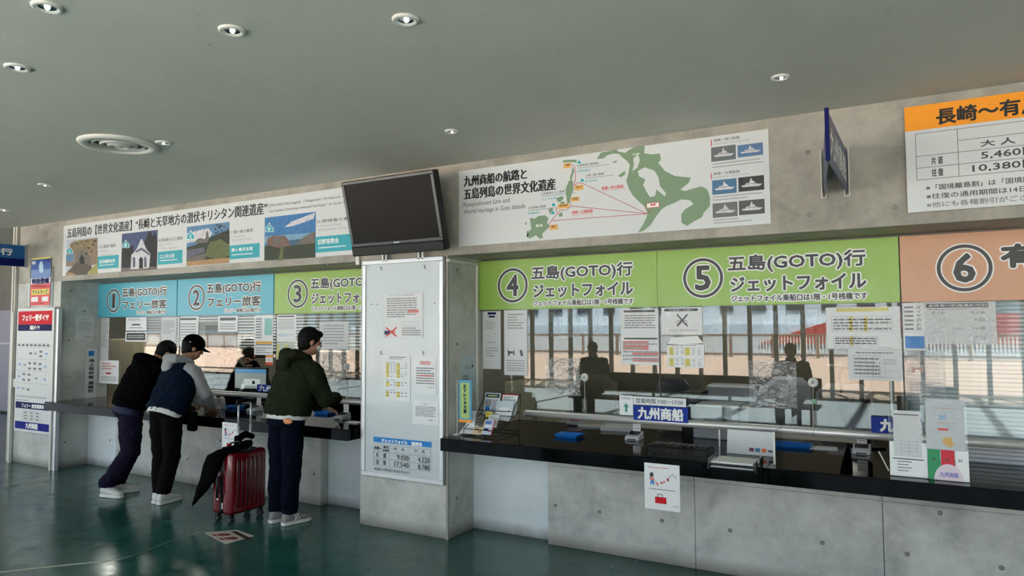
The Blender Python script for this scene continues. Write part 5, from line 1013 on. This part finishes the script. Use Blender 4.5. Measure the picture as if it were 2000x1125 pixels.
    if S.get('shirt'):
        q = MB(); torso(q, [(S['hem']-S.get('sl', .25), w*.87, .135), (S['hem']+.2, w*.86, .13)]); cloth_mods(q.build('shirt_hem', S['shirt'], t, local=True), .008, .006, 2)
    # ---- hair and cap
    q = MB(); q.ball(H+hu*.03-hf*.022, hr*.086, hf*.095, hu*.096, k=18); q.ball(H-hf*.04-hu*.01, hr*.078, hf*.062, hu*.085, k=16)
    random.seed(len(label))
    for i in range(46):
        an_ = random.uniform(0, 2*pi); el_ = random.uniform(.05, 1.4); d = (hr*cos(an_)*cos(el_)-hf*sin(an_)*cos(el_)*.9+hu*sin(el_)); p0 = H+hu*.025-hf*.02+d*.08; q.tube([p0, p0+d*.018-hu*.012+hr*random.uniform(-.01, .01)], [.014, .004], k=5)
    if S.get('fringe', 1): q.ball(H+hf*.055+hu*.075, hr*.062, hf*.032, hu*.03)
    cloth_mods(q.build('hair', S.get('hair', HAIR), t, local=True), .0055, .008, 1)
    if S.get('cap'):
        q = MB(); q.ball(H+hu*.045-hf*.012, hr*.093, hf*.106, hu*.09, k=20); cp = q.build('cap', S['cap'], t, local=True, smooth=True)
        q = MB(); pr = [(H+hf*.07+hr*.07*x+hu*.04, H+hf*(.165-.05*x*x)+hr*.065*x+hu*(.025-.012*x*x)) for x in (-1, -.5, 0, .5, 1)]; vs = [v for ab in pr for v in ab]; vs += [v-hu*.004 for v in vs]; n_ = 10
        fs = [(2*i, 2*i+1, 2*i+3, 2*i+2) for i in range(4)]+[(n_+2*i, n_+2*i+2, n_+2*i+3, n_+2*i+1) for i in range(4)]+[(2*i+1, n_+2*i+1, n_+2*i+3, 2*i+3) for i in range(4)]+[(0, n_, n_+1, 1), (8, 9, n_+9, n_+8)]+[(2*i, 2*i+2, n_+2*i+2, n_+2*i) for i in range(4)]
        q.add(vs, fs); q.build('peak', S['cap'], cp, local=True)
        e_ = (hr*.82-hf*.57).normalized(); pc_ = H+hu*.045-hf*.012+e_*.1; sx = hu.cross(e_).normalized(); P = PL(pc_, sx, hu, e_); MB().ring(P, 0, -.005, .005, .0075, -.004, .001, k=14).build('emblem', LGREY, cp, local=True)
    if S.get('mask'): MB().ball(H-hu*.035+hf*.052, hr*.052, hf*.05, hu*.045).build('face_mask', PAPER, t, local=True, smooth=True)
    # ---- shoes
    for k in 'lr':
        fd = Rm @ V((cos(radians(J['f'+k])), sin(radians(J['f'+k])), 0)); sx = V((fd.y, -fd.x, 0)); an = V((j['an'+k].x, j['an'+k].y, 0)); u = MB()
        secs = [(an+fd*(x)+up*z, sx*w2, up*h2) for x, z, w2, h2 in ((-.06, .056, .022, .03), (-.05, .064, .033, .045), (0, .07, .038, .052), (.045, .062, .04, .046), (.08, .053, .041, .035), (.12, .045, .042, .026), (.16, .04, .038, .021), (.186, .034, .026, .014))]
        u.loft(secs, k=16); so_ = u.build('shoe', S['shoe'], t, local=True, smooth=True)
        out = [(-.068, .018), (-.062, .028), (-.03, .034), (.05, .038), (.11, .044), (.155, .041), (.185, .026), (.195, 0)]; loop = [(x, y) for x, y in out]+[(x, -y) for x, y in out[::-1][1:]]
        PS_ = PL(an, fd, sx, up); MB().poly(PS_, loop, .002, .029).build('sole', S['sole'], so_, local=True, bevel=.004)
        if S.get('stripe'): 
            q = MB()
            for s2 in (-1, 1):
                for x0_, x1_ in ((.02, .06), (.05, .02), (.075, .04)): q.tube([an+fd*x0_+sx*s2*.043+up*.035, an+fd*x1_+sx*s2*.034+up*.085], .004, k=5)
            q.build('side_stripes', S['sole'], so_, local=True)
        for i in range(3): pass
        q = MB()
        for i in range(4): c0 = an+fd*(.05+.02*i)+up*(.094-.009*i); q.tube([c0-sx*.018, c0+sx*.018], .0028, k=5)
        q.build('laces', S['sole'], so_, local=True)
    return t, j, Rm
NAVYV = mat('navy_fleece', (4, 19, 36), .9, spec=.1, var=.15, scale=200, bump=.2); GREYF = mat('heather_grey_fleece', (150, 152, 154), .85, var=.08, scale=120); OLV = mat('dark_olive_nylon', (28, 32, 16), .8, spec=.12, var=.15, scale=60)
JEAN = mat('dark_navy_denim', (5, 11, 27), .85, spec=.08, var=.25, scale=300); KTR = mat('black_cotton', (13, 11, 13), .9, spec=.08, var=.2, scale=100); PTR = mat('dark_purple_navy_twill', (25, 21, 42), .85, spec=.1, var=.15, scale=80); KFL = mat('black_fleece', (6, 6, 7), .95, spec=.04, var=.2, scale=60)
WSH = mat('white_canvas', (216, 216, 212), .6); GSH = mat('grey_canvas', (136, 136, 136), .7, var=.1, scale=150); WRB = mat('white_rubber', (222, 222, 218), .5)
t, j, Rm = person('person in dark olive hooded jacket and navy jeans standing at window three', (-4.52, 4.08), radians(-8),
  dict(pelvis=(-4.50, 4.10, .84), waist=(-4.49, 4.11, .95), chest=(-4.46, 4.16, 1.17), neck=(-4.43, 4.20, 1.345), head=(-4.395, 4.25, 1.475), shr=(-4.26, 4.15, 1.25), shl=(-4.64, 4.2, 1.27), elr=(-4.17, 4.22, 1.0), wrr=(-4.27, 4.44, 1.0), grr=(0, 0, 0), ell=(-4.70, 4.30, 1.02), wrl=(-4.50, 4.52, .9),
       hipl=(-4.58, 4.10, .78), hipr=(-4.42, 4.09, .78), knl=(-4.595, 4.11, .44), knr=(-4.43, 4.10, .44), anl=(-4.60, 4.10, .08), anr=(-4.45, 4.10, .08), face=(.42, .88, -.28), fl=80, fr=78),
  dict(leg=(.095, .076, .064), hipw=.175, pants=JEAN, top='jacket', topm=OLV, w=.225, arm=.078, hem=.35, hood='same', shirt=WSH, sl=.3, shoe=GSH, sole=WRB, stripe=1, tfold=.035, mask=1))
p0 = Rm @ (V((W(562, 823, 3.925)[0], 3.925, W(562, 823, 3.925)[1]))-V((-4.52, 4.08, 0)))
o = MB().ball(p0, .055, .022, .024).build('orange_glove', mat('peach_leather', (226, 150, 96), .6), t, local=True, smooth=True); cloth_mods(o, .004, .012, 1)
t, j, Rm = person('person in navy vest, grey hooded sleeves and black cap leaning on counter', (-6.02, 4.0), radians(10),
  dict(pelvis=(-5.98, 4.02, .83), waist=(-5.98, 4.07, .92), chest=(-6.0, 4.17, 1.12), neck=(-6.03, 4.24, 1.275), head=(-6.035, 4.33, 1.40), shr=(-5.84, 4.2, 1.19), shl=(-6.20, 4.2, 1.21), elr=(-5.77, 4.28, .97), wrr=(-5.90, 4.44, .84), ell=(-6.19, 4.36, .97), wrl=(-6.1, 4.5, .84),
       hipl=(-6.06, 4.02, .76), hipr=(-5.89, 4.02, .76), knl=(-6.05, 4.03, .43), knr=(-5.91, 4.05, .43), anl=(-6.06, 4.03, .08), anr=(-5.98, 4.02, .08), face=(.35, .86, -.4), fl=95, fr=98),
  dict(leg=(.094, .072, .06), hipw=.17, pants=KTR, top='vest', topm=NAVYV, w=.215, arm=.068, hem=-.05, hood=GREYF, sleeve=GREYF, shirt=WSH, sl=.4, shoe=WSH, sole=WRB, cap=KFL, tfold=.025, fringe=0))
q0 = V((-5.79, 4.16, .74)); b_ = rbox(-.05, .05, -.03, .03, -.09, .09, .02, 2); b_.v = [Rm @ (v+q0-V((-6.02, 4.0, 0))) for v in b_.v]; b_.build('hip_pouch', CLOTH_K, t, local=True, smooth=True)
person('person in black hooded jacket and purple navy trousers bowing over the counter', (-6.70, 3.99), radians(-18),
  dict(pelvis=(-6.55, 4.02, .82), waist=(-6.56, 4.05, .92), chest=(-6.53, 4.14, 1.13), neck=(-6.51, 4.24, 1.27), head=(-6.49, 4.36, 1.345), shr=(-6.35, 4.15, 1.18), shl=(-6.68, 4.25, 1.2), elr=(-6.38, 4.34, .92), wrr=(-6.42, 4.54, .83), ell=(-6.68, 4.42, .9), wrl=(-6.51, 4.61, .83),
       hipl=(-6.60, 4.06, .76), hipr=(-6.46, 3.99, .76), knl=(-6.58, 4.07, .43), knr=(-6.46, 3.99, .43), anl=(-6.77, 4.06, .08), anr=(-6.70, 3.92, .08), face=(.3, .75, -.6), fl=55, fr=12),
  dict(leg=(.106, .086, .074), hipw=.19, pants=PTR, fold=.03, top='jacket', topm=KFL, w=.245, arm=.082, hem=.25, hood='same', shirt=mat('blue_cotton', (16, 26, 62), .8), sl=.6, shoe=WSH, sole=WRB, fringe=0))
def staff(label, hx, hy, Y, hz_off, face, S, lean=.1):
    x, z = W(hx, hy, Y); k = z/1.475; 
    def q(dx, dy, zz_): return (x+dx, Y-dy, zz_*1.0)
    sh = z-.23
    return person(label, (x, Y+.15), radians(180), dict(pelvis=(x, Y+.2, z-.62), waist=(x, Y+.18, z-.5), chest=(x, Y+.1, z-.32), neck=(x, Y+.03, z-.12), head=(x, Y, z), shr=(x-.18, Y+.06, sh), shl=(x+.18, Y+.06, sh), elr=(x-.22, Y-.03, sh-.27), wrr=(x-.12, Y-.26, max(sh-.27, .82)), ell=(x+.22, Y-.03, sh-.27), wrl=(x+.12, Y-.26, max(sh-.27, .82)),
       hipl=(x+.09, Y+.2, z-.68), hipr=(x-.09, Y+.2, z-.68), knl=(x+.09, Y+.16, .42), knr=(x-.09, Y+.16, .42), anl=(x+.09, Y+.22, .08), anr=(x-.09, Y+.22, .08), face=face, fl=-90, fr=-90), S)
ST = dict(leg=(.09, .07, .06), hipw=.165, pants=KTR, top='jacket', topm=KFL, w=.2, arm=.066, hem=.3, shoe=BPLAS, sole=BPLAS)
staff('staff member with black hair and black clothes bent behind window two', 446, 690, 5.62, 0, (-.2, -.6, -.8), ST)
staff('staff member in black standing behind the monitor of window two', 486, 696, 6.35, 0, (.2, -.7, -.7), dict(ST))
staff('staff member with brown hair and white mask behind window three', 693, 706, 5.62, 0, (-.5, -.75, -.4), dict(ST, mask=1, hair=mat('brown_hair', (64, 48, 40), .5, var=.3, scale=150)))
# ------------------------------------------------------------------ ticket office behind the glass
def mid(x, y, Y): return W(x, y, Y)
def obox(name, label, cat, x0, x1, Y, d, yt, z0, m, bevel=.006):
    a = W(x0, yt, Y); b = W(x1, yt, Y); t = thing(name, label, cat, ((a[0]+b[0])/2, Y, z0)); MB().box(a[0], b[0], Y, Y+d, z0, a[1]).build('case', m, t, bevel=bevel); return t, a[0], b[0], a[1]
for lab, x0, x1, yt, Y in (('large grey ticket printer behind the glass right of the company name plate', 1352, 1462, 790, 5.12), ('rounded grey ticket printer with a dark slot set further back', 1375, 1500, 752, 5.7)):
    a = W(x0, yt, Y); b = W(x1, yt, Y)[0]; z0 = ZC if Y < 5.3 else .72; zt = a[1]; d = .34; t = thing('ticket_printer', lab, 'printer', ((a[0]+b)/2, Y, z0)); x = a[0]
    pr = [(0, z0), (0, z0+(zt-z0)*.72), (.05, zt-.015), (.1, zt), (d*.8, zt), (d, zt-.05), (d, z0)]; PQ = PL((x, Y, 0), (0, 1, 0), (0, 0, 1), (1, 0, 0))
    MB().poly(PQ, pr, 0, b-x).build('case', MGREY, t, bevel=.012); MB().box(x+(b-x)*.2, x+(b-x)*.62, Y-.003, Y+.01, z0+(zt-z0)*.5, z0+(zt-z0)*.62).build('slot', DGREY, t); MB().box(x+(b-x)*.82, x+(b-x)*.84, Y-.004, Y+.3, z0, zt+.003).build('seam_strip', DGREY, t)
    MB().box(x+(b-x)*.1, x+(b-x)*.7, Y-.002, Y+.01, z0+(zt-z0)*.66, z0+(zt-z0)*.69).build('trim_line', LGREY, t)
t, xa, xb, zt = obox('black_terminal', 'black cash terminal behind the company name plate', 'terminal', 1330, 1368, 5.5, .25, 765, .72, BPLAS); MB().box(xa+.01, xb-.01, 5.49, 5.5, zt-.08, zt-.02).build('display', DGREY, t)
def monitor(label, x0, x1, y0, y1, Y, rz, scr):
    a = W(x0, y0, Y); b = W(x1, y1, Y); w = b[0]-a[0]; h = a[1]-b[1]; t = thing('monitor', label, 'monitor', ((a[0]+b[0])/2, Y, 0), None, rz)
    MB().box(-w/2, w/2, 0, .03, b[1], a[1]).build('housing', BPLAS, t, bevel=.005, local=True); q = PL((0, -.001, 0), (1, 0, 0), (0, 0, 1), (0, -1, 0)); mb = MB(); mb.quad(q, -w/2+.015, w/2-.015, b[1]+.02, a[1]-.015, 0, scr[0])
    if len(scr) > 1: mb.quad(q, -w/2+.015, w/2-.015, a[1]-.06, a[1]-.015, .0006, scr[1]); mb.quad(q, -w*.2, w*.3, b[1]+.05, b[1]+h*.5, .0006, scr[2]); mb.disc(q, w*.1, b[1]+h*.35, .02, .001, .0014, scr[3], k=14)
    mb.build('screen', None, t, local=True); MB().box(-.03, .03, .03, .06, ZC+.01, b[1]+h*.5).box(-.1, .1, -.02, .12, ZC, ZC+.012).build('foot', BPLAS, t, local=True)
monitor('monitor with pale grey and blue screen behind window two', 462, 517, 717, 764, 5.15, radians(8), (mat('screen_grey', (120, 128, 128), .3, em=.25), mat('screen_blue', (70, 120, 160), .3, em=.25), mat('screen_panel', (170, 176, 174), .3, em=.25), BLACK))
monitor('black monitor turned sideways behind the steel rail left of second name plate', 1648, 1706, 775, 850, 5.25, radians(-48), (mat('dark_screen', (24, 26, 34), .1),))
# roller shutter behind window six
t = thing('roller_shutter', 'lowered light grey roller shutter of narrow slats behind window six', 'shutter', (.68, 5.0, ZC)); z = ZC; SLT = mat('grey_shutter_paint', (204, 210, 216), .35, .1); first = None
while z < 1.75:
    if first is None:
        first = MB().loft([((-.06, 5.0, z+.0125), V((0, .003, 0)), V((0, 0, .0124))), ((1.44, 5.0, z+.0125), V((0, .003, 0)), V((0, 0, .0124)))], k=10).build('slat', SLT, t, smooth=True)
    else: c = first.copy(); COL.objects.link(c); c.parent = t; c.location = (0, 0, z-ZC)
    z += .025
MB().box(-.09, -.055, 4.97, 5.04, ZC, 1.8).build('guide_rail', FRM, t)
# calendars hanging inside
def cal(label, x0, x1, y0, y1, Y, rows, red=0, m=None):
    m = FILM if 'clear' in label else mat('shaded_calendar_paper', (150, 144, 130), .7)  # white paper with its shade put into the brownish colour
    r = RB(Y, x0, y0, y1, x1); n = len(rows); it = []
    for i, rw in enumerate(rows):
        for k_, s in enumerate(rw): it.append(('t', s, (k_+.22)/len(rw), (i+.2)/n, (k_+.78)/len(rw), (i+.75)/n, GREYT, .001))
    if red: it.insert(0, ('r', .45, .35, 1, .95, mat('calendar_red', (206, 110, 104))))
    return sheet('wall_calendar', label, 'calendar', wall(Y), r, m, .002, it)
cal('clear calendar page of large numerals with a red part hung inside window five', 1490, 1610, 606, 654, 5.05, [[str(k) for k in range(8, 15)], [str(k) for k in range(15, 22)], [str(k) for k in range(22, 29)]])
cal('clear calendar page hung inside window four behind the glass', 1070, 1190, 607, 660, 5.05, [[str(k) for k in range(2, 9)], [str(k) for k in range(9, 16)], [str(k) for k in range(16, 23)], [str(k) for k in range(23, 30)]])
cal('calendar page ending in 29 30 31 hung inside window five', 1372, 1424, 602, 652, 5.05, [['8', '9', '10'], ['15', '16', '17'], ['22', '23', '24'], ['29', '30', '31']])
# a beam-hung blind box and grey frame behind
t, xa, xb, zt = obox('display_frame', 'grey framed display board behind the customers of window two', 'board', 401, 462, 6.9, .03, 634, 0, FRM); MB().box(xa+.03, xb-.03, 6.892, 6.9, 1.2, zt-.03).build('panel', LGREY, t)
BEI = mat('beige_cabinet', (168, 158, 132), .5); LGC = mat('grey_green_cabinet', (120, 124, 116), .5)
def cabinet(label, x0, x1, yt, Y, m, d=.45, n=2):
    a = W(x0, yt, Y); b = W(x1, yt, Y)[0]; t = thing('cabinet', label, 'cabinet', ((a[0]+b)/2, Y, 0)); MB().box(a[0], b, Y+.02, Y+d, 0, a[1]).build('body', m, t, bevel=.004); w = (b-a[0])/n
    for i in range(n): dr = MB().box(a[0]+i*w+.006, a[0]+(i+1)*w-.006, Y, Y+.02, .04, a[1]-.01).build('door', m, t, bevel=.003); MB().box(a[0]+i*w+w*.85, a[0]+i*w+w*.9, Y-.02, Y, a[1]*.5, a[1]*.5+.12).build('handle', ALU, dr)
cabinet('tall beige steel cabinet deep behind window one', 213, 262, 662, 7.3, BEI); cabinet('grey green cabinet deep behind window two', 352, 400, 628, 7.4, LGC, n=1); cabinet('low beige cabinet far behind window four', 985, 1180, 745, 7.8, BEI, n=3)
cabinet('tall olive locker behind the yellow timetable of window five', 1294, 1370, 640, 7.3, mat('olive_locker', (124, 116, 98), .5), n=2); cabinet('low brown cupboard behind window five right side', 1700, 1762, 715, 7.3, mat('brown_cupboard', (104, 94, 74), .5), n=1)
def desk(label, x0, x1, Y, d=.7):
    t = thing('desk', label, 'desk', ((x0+x1)/2, Y+d/2, 0)); MB().box(x0, x1, Y, Y+d, .69, .72).build('top', mat('desk_grey', (150, 150, 144), .4), t, bevel=.004)
    for x in (x0+.03, x1-.03):
        for y in (Y+.03, Y+d-.03): MB().box(x-.02, x+.02, y-.02, y+.02, 0, .69).build('leg', DGREY, t)
    return t
desk('grey office desk directly behind the right counter', -2.9, -.4, 5.46, .62)
def office_chair(label, x, y, m, rz=0):
    t = thing('office_chair', label, 'chair', (x, y, 0), None, rz or 1e-6); MB().box(-.24, .24, -.24, .24, .44, .51).build('seat', m, t, bevel=.03, local=True)
    MB().loft([((0, .25, .58), V((.2, 0, 0)), V((0, .03, 0))), ((0, .27, .7), V((.24, 0, 0)), V((0, .04, 0))), ((0, .29, 1.0), V((.22, 0, 0)), V((0, .035, 0))), ((0, .30, 1.08), V((.14, 0, 0)), V((0, .02, 0)))], k=20).build('backrest', m, t, local=True, smooth=True)
    MB().tube([(0, 0, .08), (0, 0, .44)], .03, k=10).tube([(0, .2, .46), (0, .28, .62)], .02, k=8).build('column', DGREY, t, local=True)
    for i in range(5): a_ = 2*pi*i/5; MB().tube([(0, 0, .09), (.26*cos(a_), .26*sin(a_), .06)], [.025, .015], k=8).ball((.26*cos(a_), .26*sin(a_), .03), .028).build('leg', BPLAS, t, local=True)
CH = mat('olive_upholstery', (96, 92, 76), .8); CHG = mat('grey_upholstery', (132, 134, 136), .8)
p_ = W(1180, 790, 6.5); office_chair('olive office chair behind window four', p_[0]-.15, 6.5, CH, .3); p_ = W(1262, 760, 6.6); office_chair('dark office chair behind window four joint', p_[0]+.1, 6.5, DGREY, -.4)
p_ = W(1618, 800, 6.2); office_chair('grey office chair behind window five right part', p_[0]+.1, 6.45, CHG, .1); p_ = W(1570, 800, 6.6); office_chair('grey office chair further left behind window five', p_[0]-.3, 7.1, CHG, -.2)
t = thing('venetian_blind', 'wide grey slatted blind on the far office wall behind windows one to three', 'blind', (-9.7, 8.2, 1.2)); f_ = None
for i in range(22):
    if f_ is None: f_ = MB().add([(-13.2, 8.19, 1.2), (-6.2, 8.19, 1.2), (-6.2, 8.22, 1.24), (-13.2, 8.22, 1.24), (-13.2, 8.192, 1.197), (-6.2, 8.192, 1.197), (-6.2, 8.222, 1.237), (-13.2, 8.222, 1.237)], [(0, 1, 2, 3), (7, 6, 5, 4), (0, 4, 5, 1), (2, 6, 7, 3)]).build('slat', LGREY, t)
    else: c = f_.copy(); COL.objects.link(c); c.parent = t; c.location = (0, 0, .05*i)
MB().box(-13.2, -6.2, 8.18, 8.24, 2.3, 2.36).build('head_rail', LGREY, t)
# black umbrella hanging with a white bag behind window five
a = W(1648, 716, 5.6); t = thing('hanging_umbrella', 'black folded umbrella hanging behind window five right of the disc', 'umbrella', (a[0], 5.6, 1.0)); b = W(1650, 840, 5.6)
MB().tube([(a[0]+.04, 5.6, a[1]-.04), (a[0]+.035, 5.6, a[1]-.01), (a[0], 5.6, a[1]), (a[0]-.02, 5.6, a[1]-.03), (a[0]-.02, 5.6, a[1]-.2)], .011, k=8).build('crook_handle', BPLAS, t, smooth=True)
MB().tube([(a[0]-.02, 5.6, a[1]-.19), (a[0]-.01, 5.6, a[1]-.24), (a[0]+.01, 5.6, a[1]-.35), (a[0]+.01, 5.6, b[1])], [.012, .045, .04, .01], k=12).build('canopy', CLOTH_K, t, smooth=True)
o = MB().tube([(a[0]+.08, 5.58, a[1]-.33), (a[0]+.09, 5.58, a[1]-.4), (a[0]+.09, 5.58, a[1]-.52)], [.03, .055, .05], k=12).build('white_bag', PAPER, None, smooth=True); cloth_mods(o, .008, .03, 1); tag(o, 'white plastic bag hanging beside the black umbrella in window five', 'bag')
MB().tube([(a[0]-.12, 5.62, a[1]+.005), (a[0]+.3, 5.62, a[1]+.005)], .008, k=8).tube([(a[0]+.3, 5.62, a[1]+.005), (a[0]+.3, 5.62, 0)], .012, k=8).build('hanging_rail', STEEL, t)
# ------------------------------------------------------------------ glazed front behind the camera and the quay outside (seen in the reflections)
mul = mat('dark_bronze_mullion', (74, 70, 62), .4, .3); fw_ = struct('wall_front_glazing', MB().box(XL, XR, YF-.06, YF+.04, 0, .06).box(XL, XR, YF-.05, YF+.05, HA-.1, HA).box(XL, XR, YF-.03, YF+.03, 3.4, 3.5), mul)  # upper part added to reach the atrium roof and admit more daylight
x = -.99-.544*29; gp = None; mp_ = None
MB().box(XL-.1, XR+.1, YF+.2, .4, HA+.1, HA+.11).build('added_skylight_pane', FGLASS, ROOF)  # glass of the added roof, lets sun and sky into the hall
while x < XR:
    if mp_ is None: x_0 = x; mp_ = MB().box(x-.04, x+.04, YF-.05, YF+.05, .06, HA-.1).build('mullion', mul, fw_); gp = MB().box(x+.04, x+.504, YF-.004, YF+.004, .06, HA-.1).build('pane', FGLASS, fw_)
    else:
        for s_ in (mp_, gp): c = s_.copy(); COL.objects.link(c); c.parent = fw_; c.location = (x-x_0, 0, 0)
    x += .544
m, nt, b = newmat('quay_paving'); L = nt.links.new; geo = nt.nodes.new('ShaderNodeNewGeometry'); br = nt.nodes.new('ShaderNodeTexBrick'); br.inputs['Scale'].default_value = 1.6
br.inputs['Color1'].default_value = (*lin((214, 180, 156)), 1); br.inputs['Color2'].default_value = (*lin((202, 170, 148)), 1); br.inputs['Mortar'].default_value = (*lin((186, 160, 142)), 1); L(geo.outputs['Position'], br.inputs['Vector']); L(br.outputs[0], b.inputs['Base Color']); b.inputs['Roughness'].default_value = .8
PAVE = m
struct('ground_quay', MB().box(-80, 60, -28, YF-.06, -.12, -.02), PAVE)
struct('ground_sea', MB().box(-900, 900, -1200, -28.0, -3.0, -2.5), mat('grey_blue_sea', (96, 124, 140), .12, var=.1, scale=.6, bump=.3))
struct('ground_hills', MB().poly(PL((0, -900, 0), (1, 0, 0), (0, 0, 1), (0, 1, 0)), [(-900, -3), (-900, 60), (-700, 90), (-520, 70), (-380, 120), (-250, 95), (-120, 60), (0, 85), (160, 120), (330, 80), (520, 100), (800, 60), (900, -3)], 0, 60), mat('hazy_green_hills', (112, 126, 128), .9, var=.15, scale=.02))
t = thing('quay_railing', 'white steel railing along the quay edge seen reflected in the window glass', 'railing', (-10, -26, 0)); mb = MB()
for z in (.15, 1.08): mb.tube([(-70, -26, z), (50, -26, z)], .05, k=6)
mb.build('rail', mat('brown_rail', (120, 98, 84), .6), t); ba = MB()
for i in range(860): x = -70+i*.14; ba.box(x-.03, x+.03, -26.01, -25.99, -.02, 1.08)
tag(ba.build('balusters', WMETAL, t), None, None, None, 'stuff'); pp = MB().box(-70.06, -69.94, -26.05, -25.95, -.02, 1.15).build('post', mat('brown_post', (126, 104, 90), .6), t)
for i in range(1, 60): c = pp.copy(); COL.objects.link(c); c.parent = t; c.location = (2.0*i, 0, 0)
t = thing('ferry', 'white ferry with a red lower hull moored beyond the quay railing', 'ship', (-12, -48, -2.5)); PH = PL((0, -44, 0), (1, 0, 0), (0, 0, 1), (0, 1, 0))
MB().poly(PH, [(-46, -2.4), (-50, 1.6), (10, 1.6), (8, -2.4)], -9, 0).build('hull', mat('ship_white', (204, 210, 216), .4), t); MB().poly(PH, [(-10, .2), (-4, 2.2), (8, 2.2), (9, .2)], -.1, .15).build('hull_band', mat('ship_red', (190, 60, 54), .4), t)
MB().poly(PH, [(-40, 1.6), (-38, 4.4), (0, 4.4), (4, 1.6)], -8, -1).build('superstructure', mat('ship_white', (0, 0, 0)), t)
for i in range(16): MB().box(-37+i*2.4, -36+i*2.4, -44.98, -44.9+.0, 2.6, 3.4).build('window', mat('ship_window', (60, 70, 80), .2), t)
# ------------------------------------------------------------------ a waiting bench in the hall behind the camera (it shows in the window glass)
def seated(label, px, py, Ym, m, rz=0):
    x, z = W(px, py, Ym); y = 2*YG-Ym; z = 1.2
    return person(label, (x, y), rz or 1e-6, dict(pelvis=(x, y, .52), waist=(x, y-.02, .64), chest=(x, y, .86), neck=(x, y+.03, 1.06), head=(x, y+.06, z), shr=(x+.19, y, 1.0), shl=(x-.19, y, 1.0), elr=(x+.24, y+.05, .76), wrr=(x+.12, y+.28, .66), ell=(x-.24, y+.05, .76), wrl=(x-.12, y+.28, .66),
      hipl=(x-.09, y+.02, .5), hipr=(x+.09, y+.02, .5), knl=(x-.11, y+.42, .5), knr=(x+.11, y+.42, .5), anl=(x-.11, y+.42, .08), anr=(x+.11, y+.42, .08), face=(.1, 1, -.2), fl=90, fr=90), dict(leg=(.09, .07, .06), hipw=.175, pants=KTR, top='coat', topm=m, w=.21, arm=.066, hem=.2, shoe=BPLAS, sole=DGREY))
seated('person in dark olive coat seated on the hall bench, mirrored in window four', 1160, 712, 11.0, OLV)
seated('person in black coat seated on the hall bench, mirrored in window five', 1545, 690, 11.0, KFL)
xa, xb = W(1120, 712, 11)[0], W(1600, 712, 11)[0]; y = 2*YG-11
t = thing('waiting_bench', 'long low grey waiting bench in the hall behind the camera, mirrored in the glass', 'bench', ((xa+xb)/2, y, 0))
MB().box(xa, xb, y-.22, y+.24, .38, .42).build('seat', DGREY, t, bevel=.01)
MB().box(xa, xb, y-.27, y-.23, .5, .8).build('backrest', DGREY, t, bevel=.01)
for k in range(4):
    x = xa+.1+(xb-xa-.2)*k/3; MB().box(x-.02, x+.02, y-.26, y+.2, 0, .38).box(x-.02, x+.02, y-.27, y-.23, .38, .6).build('leg', STEEL, t)
